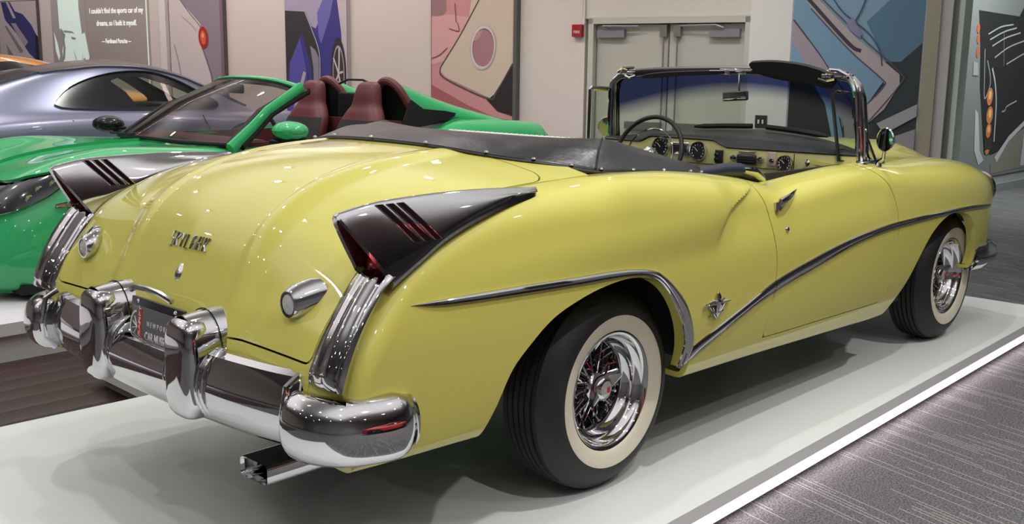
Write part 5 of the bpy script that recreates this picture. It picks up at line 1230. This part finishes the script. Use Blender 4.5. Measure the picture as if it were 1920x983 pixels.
m = M().tube([p+Vector((-.02, 0, -.028)) for p in b_], .020, n=8); build('header_mask', m, green_d, WF)
m = M().tube([p+Vector((-.02, 0, .0)) for p in a_], .016, n=8); m.tube([(.82, GY+.55, .99), (.78, GY+.1, 1.0)], .010, n=6); build('cowl_trim', m, green_d, GC)
m = M().box((1.58, GY+.02, 1.325), (.03, .20, .07), bev=.012); m.tube([(1.60, GY, 1.39), (1.58, GY, 1.33)], .010, n=6); build('interior_mirror', m, black_gloss, WF)
for s in (-1, 1):
    m = M(); G = []
    for i in range(13):
        th = PI*i/12; G.append([Vector(((1.36 if s < 0 else 1.02)+.115*math.sin(th)*math.cos(ph), GY+s*1.0+.150*math.cos(th), (1.062 if s < 0 else 1.03)+.066*math.sin(th)*math.sin(ph))) for ph in [2*PI*k/16 for k in range(16)]])
    m.grid(G, cv=True); mr_ = build('door_mirror', m, green if s < 0 else black_gloss, GC, recalc=True)
    m = M().box((1.38 if s < 0 else 1.04, GY+s*.97, 1.000), (.13, .22, .03), bev=.012).box((1.34 if s < 0 else 1.06, GY+s*.88, .975), (.08, .12, .03), bev=.01); build('mirror_foot', m, green_d, mr_)
# cockpit
m = M().box((1.85, GY, .50), (1.75, 1.40, .04)).box((1.02, GY, .72), (.05, 1.36, .5)).box((2.62, GY, .80), (.05, 1.36, .56))
for s in (-1, 1): m.box((1.82, GY+s*.70, .72), (1.65, .03, .50))
build('cockpit_tub', m, maroon, GC, smooth=False)
m = M().box((1.20, GY, .93), (.40, 1.34, .10), bev=.03); build('dashboard', m, maroon, GC)
m = M().tube([(1.55+.05*math.cos(a), GY-.36+.17*math.sin(a), .95+.165*math.cos(a)) for a in [2*PI*k/24 for k in range(24)]], .016, n=8, closed=True); m.tube([(1.35, GY-.36, .88), (1.53, GY-.36, .95)], .03, n=8); build('steering_wheel', m, green_d, GC)
for s in (-1, 1):
    yc = GY+s*.37; G = []
    prof = [(.50,.24,.13,2.18),(.62,.27,.14,2.24),(.85,.27,.11,2.36),(1.05,.25,.09,2.44),(1.14,.20,.085,2.47),(1.20,.155,.075,2.49),(1.29,.135,.07,2.505),(1.36,.11,.055,2.52),(1.385,.06,.03,2.525)]
    P = crom([(a, b, c) for a, b, c, d in prof], 4); Xs = crom([(d+.05, 0, 0) for a, b, c, d in prof], 4)
    for p, q in zip(P, Xs):
        G.append([Vector((q.x+p.z*(abs(math.sin(t))**.8)*(1 if math.sin(t) > 0 else -1), yc+p.y*(abs(math.cos(t))**.7)*(1 if math.cos(t) > 0 else -1), p.x)) for t in [2*PI*k/24 for k in range(24)]])
    m = M().grid(G, cv=True); m.add(G[-1], [tuple(range(24))]); st = build('seat', m, maroon, GC, recalc=True)
    m = M().grid([[Vector((v.x+(-.006 if math.sin(t) < 0 else .006), v.y, v.z)) for t, v in zip([2*PI*k/24 for k in range(24)], r)][13:24] for r in G[2:14]]); build('seat_insert', m, mat('seat_black', (.015, .014, .014), rough=.7), st)
    # fairing hump behind the seat: maroon hoop face, green flank running aft
    ys = GY+s*.40; sec = []
    for t in range(15):
        q = t/14; x = 2.76+1.2*q; h = lerp(1.415, 1.06, q**.75) if q > .06 else 1.405; w = lerp(.215, .30, q); base = tab(GR, x, 2)-.02
        sec.append([Vector((x, ys+w*math.cos(a)*1.0, base+(max(h-base, .01))*(math.sin(a)**.8 if math.sin(a) > 0 else 0))) for a in [PI*k/20 for k in range(21)]])
    sec = [[Vector((v.x+(1.40-v.z)*.38*max(0, 1-t/14*2.2), v.y, v.z)) for v in r] for t, r in enumerate(sec)]; hum = M().grid(sec); build('fairing_hump', hum, green, GC, recalc=True)
    m = M().tube([p+Vector((-.035, 0, -.012)) for p in sec[0]], .034, n=10); hp = build('roll_hoop', m, maroon, GC)
    m = M().add([p+Vector((.0, 0, 0)) for p in sec[0]], [tuple(range(21))]); build('hoop_panel', m, green_d, hp, smooth=False)
m = M().tube([(2.72, GY-.22, 1.36), (2.72, GY-.10, 1.395), (2.72, GY+.10, 1.395), (2.72, GY+.22, 1.36)], .010, n=6); build('wind_deflector_bar', m, green_d, GC)
m = M().box((2.72, GY, 1.10), (.05, .44, .38), bev=.02); build('bulkhead_panel', m, green_d, GC)
m = M().tube([(4.31, GY-.76, .91), (4.345, GY-.5, .92), (4.35, GY, .92), (4.345, GY+.5, .92), (4.31, GY+.76, .91)], .014, n=8); build('tail_light_bar', m, mat('tail_red', (.25, .01, .01), rough=.2), GC)
m = M().grid([[Vector((4.34, GY+y, z)) for z in (.30, .6, .86)] for y in (-.84, -.4, 0, .4, .84)]); build('tail_panel', m, green_d, GC)

# ================================================================ silver coupe (nose towards +X)
SZ = .24; SY = 7.15
PS = build('silver_car_platform', M().prism([(-3,6.0),(4.5,6.0),(4.5,8.2),(-3,8.2)], FLOOR, SZ, plane='xy'), mat('platform_lilac', (.66, .64, .68)), smooth=False, recalc=True)
tag(PS, 'white platform under the silver coupe, beyond the green car', 'platform')
silver = mat('silver_paint', (.20, .21, .30), rough=.36, metal=.55, coat=.7); roof_m = mat('dark_roof_paint', (.050, .036, .034), rough=.45, coat=.35)
SC = thing('silver_coupe', 'silver fastback coupe with a dark roof, standing behind the green sports car', 'car')
# X, roof/centre z, roof edge z, roof half-width, belt z, belt half-width, mid half-width, sill z
SR = [(-.62,.74,.74,.45,.70,.60,.70,.42),(-.50,.86,.86,.50,.82,.70,.84,.40),(-.2,1.00,1.0,.50,.93,.78,.90,.39),(.2,1.13,1.12,.50,.985,.80,.94,.38),(.6,1.25,1.235,.50,1.02,.80,.96,.38),(1.0,1.38,1.35,.50,1.04,.80,.955,.38),(1.4,1.48,1.44,.51,1.05,.80,.945,.38),
 (1.8,1.535,1.49,.52,1.055,.80,.935,.38),(2.1,1.545,1.495,.52,1.055,.80,.93,.38),(2.4,1.50,1.455,.53,1.05,.80,.93,.38),(2.7,1.40,1.36,.55,1.04,.79,.93,.38),(3.0,1.25,1.22,.60,1.03,.78,.93,.38),(3.2,1.12,1.10,.66,1.025,.76,.93,.38),(3.3,1.05,1.06,.68,1.03,.76,.93,.38),(3.6,1.00,1.02,.60,1.05,.74,.91,.39),(3.85,.94,.97,.56,1.01,.70,.86,.40),(4.0,.84,.86,.50,.88,.62,.78,.42),(4.08,.70,.70,.45,.70,.52,.66,.44)]
net = []
for i in range(56):
    X = -.62+4.70*i/55; zc, ze, wr, zb_, wb, wm, zs = [tab(SR, X, c) for c in range(1, 8)]; row = []
    for yy, z in ((0, zc), (wr*.5, lerp(zc, ze, .3)), (wr*.85, lerp(zc, ze, .8)), (wr, ze-.012), (lerp(wr, wb, .35), lerp(ze, zb_, .35)), (lerp(wr, wb, .7), lerp(ze, zb_, .7)), (wb, zb_), (lerp(wb, wm, .6), zb_-.03), (wm-.01, zb_-.10), (wm, lerp(zb_, zs, .45)), (wm-.005, lerp(zb_, zs, .75)), (wm-.03, zs), (wm-.15, zs-.01)): row.append(Vector((X, yy, z)))
    net.append(row)
SB = bspline_grid(net, 190, 70); SH = M().grid([[Vector((p.x, SY-p.y, p.z)) for p in r] for r in SB])
def smir(m): r = M(); r.v = [Vector((v.x, 2*SY-v.y, v.z)) for v in m.v]; r.f = [tuple(reversed(f)) for f in m.f]; return r
WIN = dense2([(1.19,1.125),(1.23,1.17),(1.36,1.265),(1.56,1.350),(1.78,1.405),(2.02,1.430),(2.24,1.418),(2.46,1.350),(2.66,1.245),(2.84,1.13),(2.80,1.075),(2.60,1.069),(1.93,1.071),(1.42,1.085),(1.24,1.10)], 3)
def s_win(v): return sd_poly(v.x, v.z, WIN) if v.y < SY-.45 and v.x > .9 else 1.0
def s_open(v): return sd_poly(v.x, v.z, [(1.78,1.345),(1.92,1.385),(2.12,1.375),(2.36,1.305),(2.60,1.20),(2.70,1.12),(1.97,1.10),(1.90,1.24)]) if v.y < SY-.45 and v.x > .9 else 1.0
def s_rear(v): return sd_poly(v.x, v.y, [(.42,SY-.46),(.42,SY+.1),(1.22,SY+.1),(1.22,SY-.42)]) if v.z > 1.0 else 1.0
def s_roofd(v): return sd_poly(v.x, SY-v.y, [(1.2,-.1),(1.2,.455),(1.5,.50),(2.1,.525),(2.6,.56),(3.05,.64),(3.22,.66),(3.22,-.1)]) if v.z > 1.05 else 1.0
def s_ws(v): return sd_poly(v.x, SY-v.y, [(2.50,-.1),(2.50,.50),(2.85,.57),(3.18,.63),(3.20,-.1)]) if v.z > 1.05 else 1.0
def s_arch(v): return min(math.hypot(v.x-.15, v.z-.57)-.36, math.hypot(v.x-3.05, v.z-.57)-.36) if v.z < 1.0 else 1.0
s0 = SH.clip(s_arch); s1 = s0.clip(s_win).clip(s_rear).clip(s_roofd)
build('car_body', M().join(s1).join(smir(s1)).flange(.02), silver, SC)
sr = s0.clip(lambda v: -s_roofd(v)).clip(s_win).clip(s_ws); build('roof_panel', M().join(sr).join(smir(sr)), roof_m, SC)
sg = s0.clip(lambda v: -s_rear(v)); build('rear_window', M().join(sg).join(smir(sg)), black_gloss, SC)
sw_ = s0.clip(lambda v: -s_ws(v)); build('windscreen', M().join(sw_).join(smir(sw_)), glass_m, SC)
wn_ = s0.clip(lambda v: -s_win(v))
for q in (wn_, smir(wn_)):
    lambda0 = None
    so = s_open if q is wn_ else (lambda v: 1.85-v.x)
    build('side_window_surround', q.clip(lambda v: so(v)), black_gloss, SC)
    build('side_window', q.clip(lambda v: -so(v)), glass_m, SC)
m = M().box((1.8, SY, .44), (4.4, 1.60, .12)); build('car_underside', m, green_d, SC, smooth=False)
m = M().box((1.95, SY, .62), (1.8, 1.36, .03)); build('cabin_floor', m, green_d, SC, smooth=False)
for s in (-1, 1):
    m = M().box((1.62, SY+s*.38, .92), (.16, .50, .50), bev=.06).box((1.58, SY+s*.38, 1.24), (.10, .26, .17), bev=.045); build('front_seat', m, mat('tan_leather', (.42, .17, .05), rough=.5), SC)
    for x in (.15, 3.05): plain_wheel(SC, x, SY+s*.82, SZ+.335, .335, .26, chrome_dull)
m = M().box((2.72, SY, 1.06), (.35, 1.3, .10), bev=.03); build('dashboard', m, green_d, SC)
for q in (-1, 1):
    m = M().lathe([(0, 0), (.07, .01), (.10, .04)], n=24, axis='x'); m.xf(Matrix.Translation((3.93, SY+q*.62, .92)) @ Matrix.Rotation(PI, 4, 'Z')); build('headlamp', m, mat('clear_lens', (.75, .76, .74)), SC)
m = M().tube([(1.3, SY-.945, .62), (1.31, SY-.93, .9), (1.28, SY-.90, 1.0)], .004, n=5); m.tube([(2.62, SY-.945, .62), (2.62, SY-.935, .9), (2.58, SY-.89, 1.02)], .004, n=5); build('door_gap', m, green_d, SC)
m = M().box((-.5, SY-.2, .86), (.06, 1.0, .03)); build('tail_lamp_bar', m, mat('tail_red', (.25, .01, .01)), SC, smooth=False)

# ================================================================ orange coupe, far left, only its roof shows
OR_ = [(-2.1,.70,.60,.60),(-1.8,.92,.70,.80),(-1.2,1.10,.55,.88),(-.4,1.29,.52,.90),(.0,1.31,.52,.90),(.5,1.25,.52,.90),(1.1,.98,.62,.90),(1.8,.86,.7,.86),(2.15,.66,.6,.70)]
def simple_coupe(name, label, paint, OX, OY, z0):
    OC = thing(name, label, 'car'); net = []
    for i in range(40):
        x = -2.1+4.25*i/39; z, wr, wm = tab(OR_, x, 1), tab(OR_, x, 2), tab(OR_, x, 3); row = []; zb_ = min(z-.02, .84)
        for yy, zz in ((0, z), (wr*.6, z-.012), (wr, z-.05), (lerp(wr, wm, .6), lerp(z-.05, zb_, .75)), (wm, zb_-.06), (wm, .5), (wm-.03, .22), (wm-.2, .2)): row.append(Vector((OX+x, yy, zz+z0)))
        net.append(row)
    OB = bspline_grid(net, 90, 40); oh = M().grid([[Vector((p.x, OY-p.y, p.z)) for p in r] for r in OB])
    def owin(v): return sd_poly(v.x-OX, v.z-z0, [(-1.15,.88),(-.5,1.18),(.1,1.22),(.5,1.14),(1.0,.88)]) if v.y < OY-.4 else 1.0
    def oarch(v): return min(math.hypot(v.x-OX+1.35, v.z-z0-.33)-.36, math.hypot(v.x-OX-1.3, v.z-z0-.33)-.36) if v.z < z0+.8 else 1.0
    def omir(m): r = M(); r.v = [Vector((v.x, 2*OY-v.y, v.z)) for v in m.v]; r.f = [tuple(reversed(f)) for f in m.f]; return r
    ob = oh.clip(oarch).clip(owin); build('car_body', M().join(ob).join(omir(ob)), paint, OC); ow = oh.clip(lambda v: -owin(v))
    for q in (ow, omir(ow)): build('side_window', q, black_gloss, OC)
    build('car_underside', M().box((OX, OY, z0+.25), (4.0, 1.4, .1)), green_d, OC, smooth=False)
    for x in (-1.35, 1.3):
        for s in (-1, 1): plain_wheel(OC, OX+x, OY+s*.76, z0+.33, .33, .24, chrome_dull)
    return OC
orange = mat('orange_paint', (.62, .25, .03), rough=.25, coat=1)
simple_coupe('orange_coupe', 'orange coupe of which only the roof shows, at the far left', orange, 1.78, 9.55, .30)
# a red car stands on the visitors' side, behind the camera's right; it shows only as a reflection in the chrome
simple_coupe('red_coupe', 'red coupe out of the frame, seen only reflected in the chrome', mat('red_paint', (.50, .02, .025), rough=.3, coat=1), -.2, -5.6, FLOOR)
PO = build('orange_car_platform', M().prism([(-3,8.6),(4.6,8.6),(4.6,10.6),(-3,10.6)], FLOOR, .27, plane='xy'), mat('platform_lilac', (.66, .64, .68)), smooth=False, recalc=True); tag(PO, 'white platform under the orange coupe at the far left', 'platform')
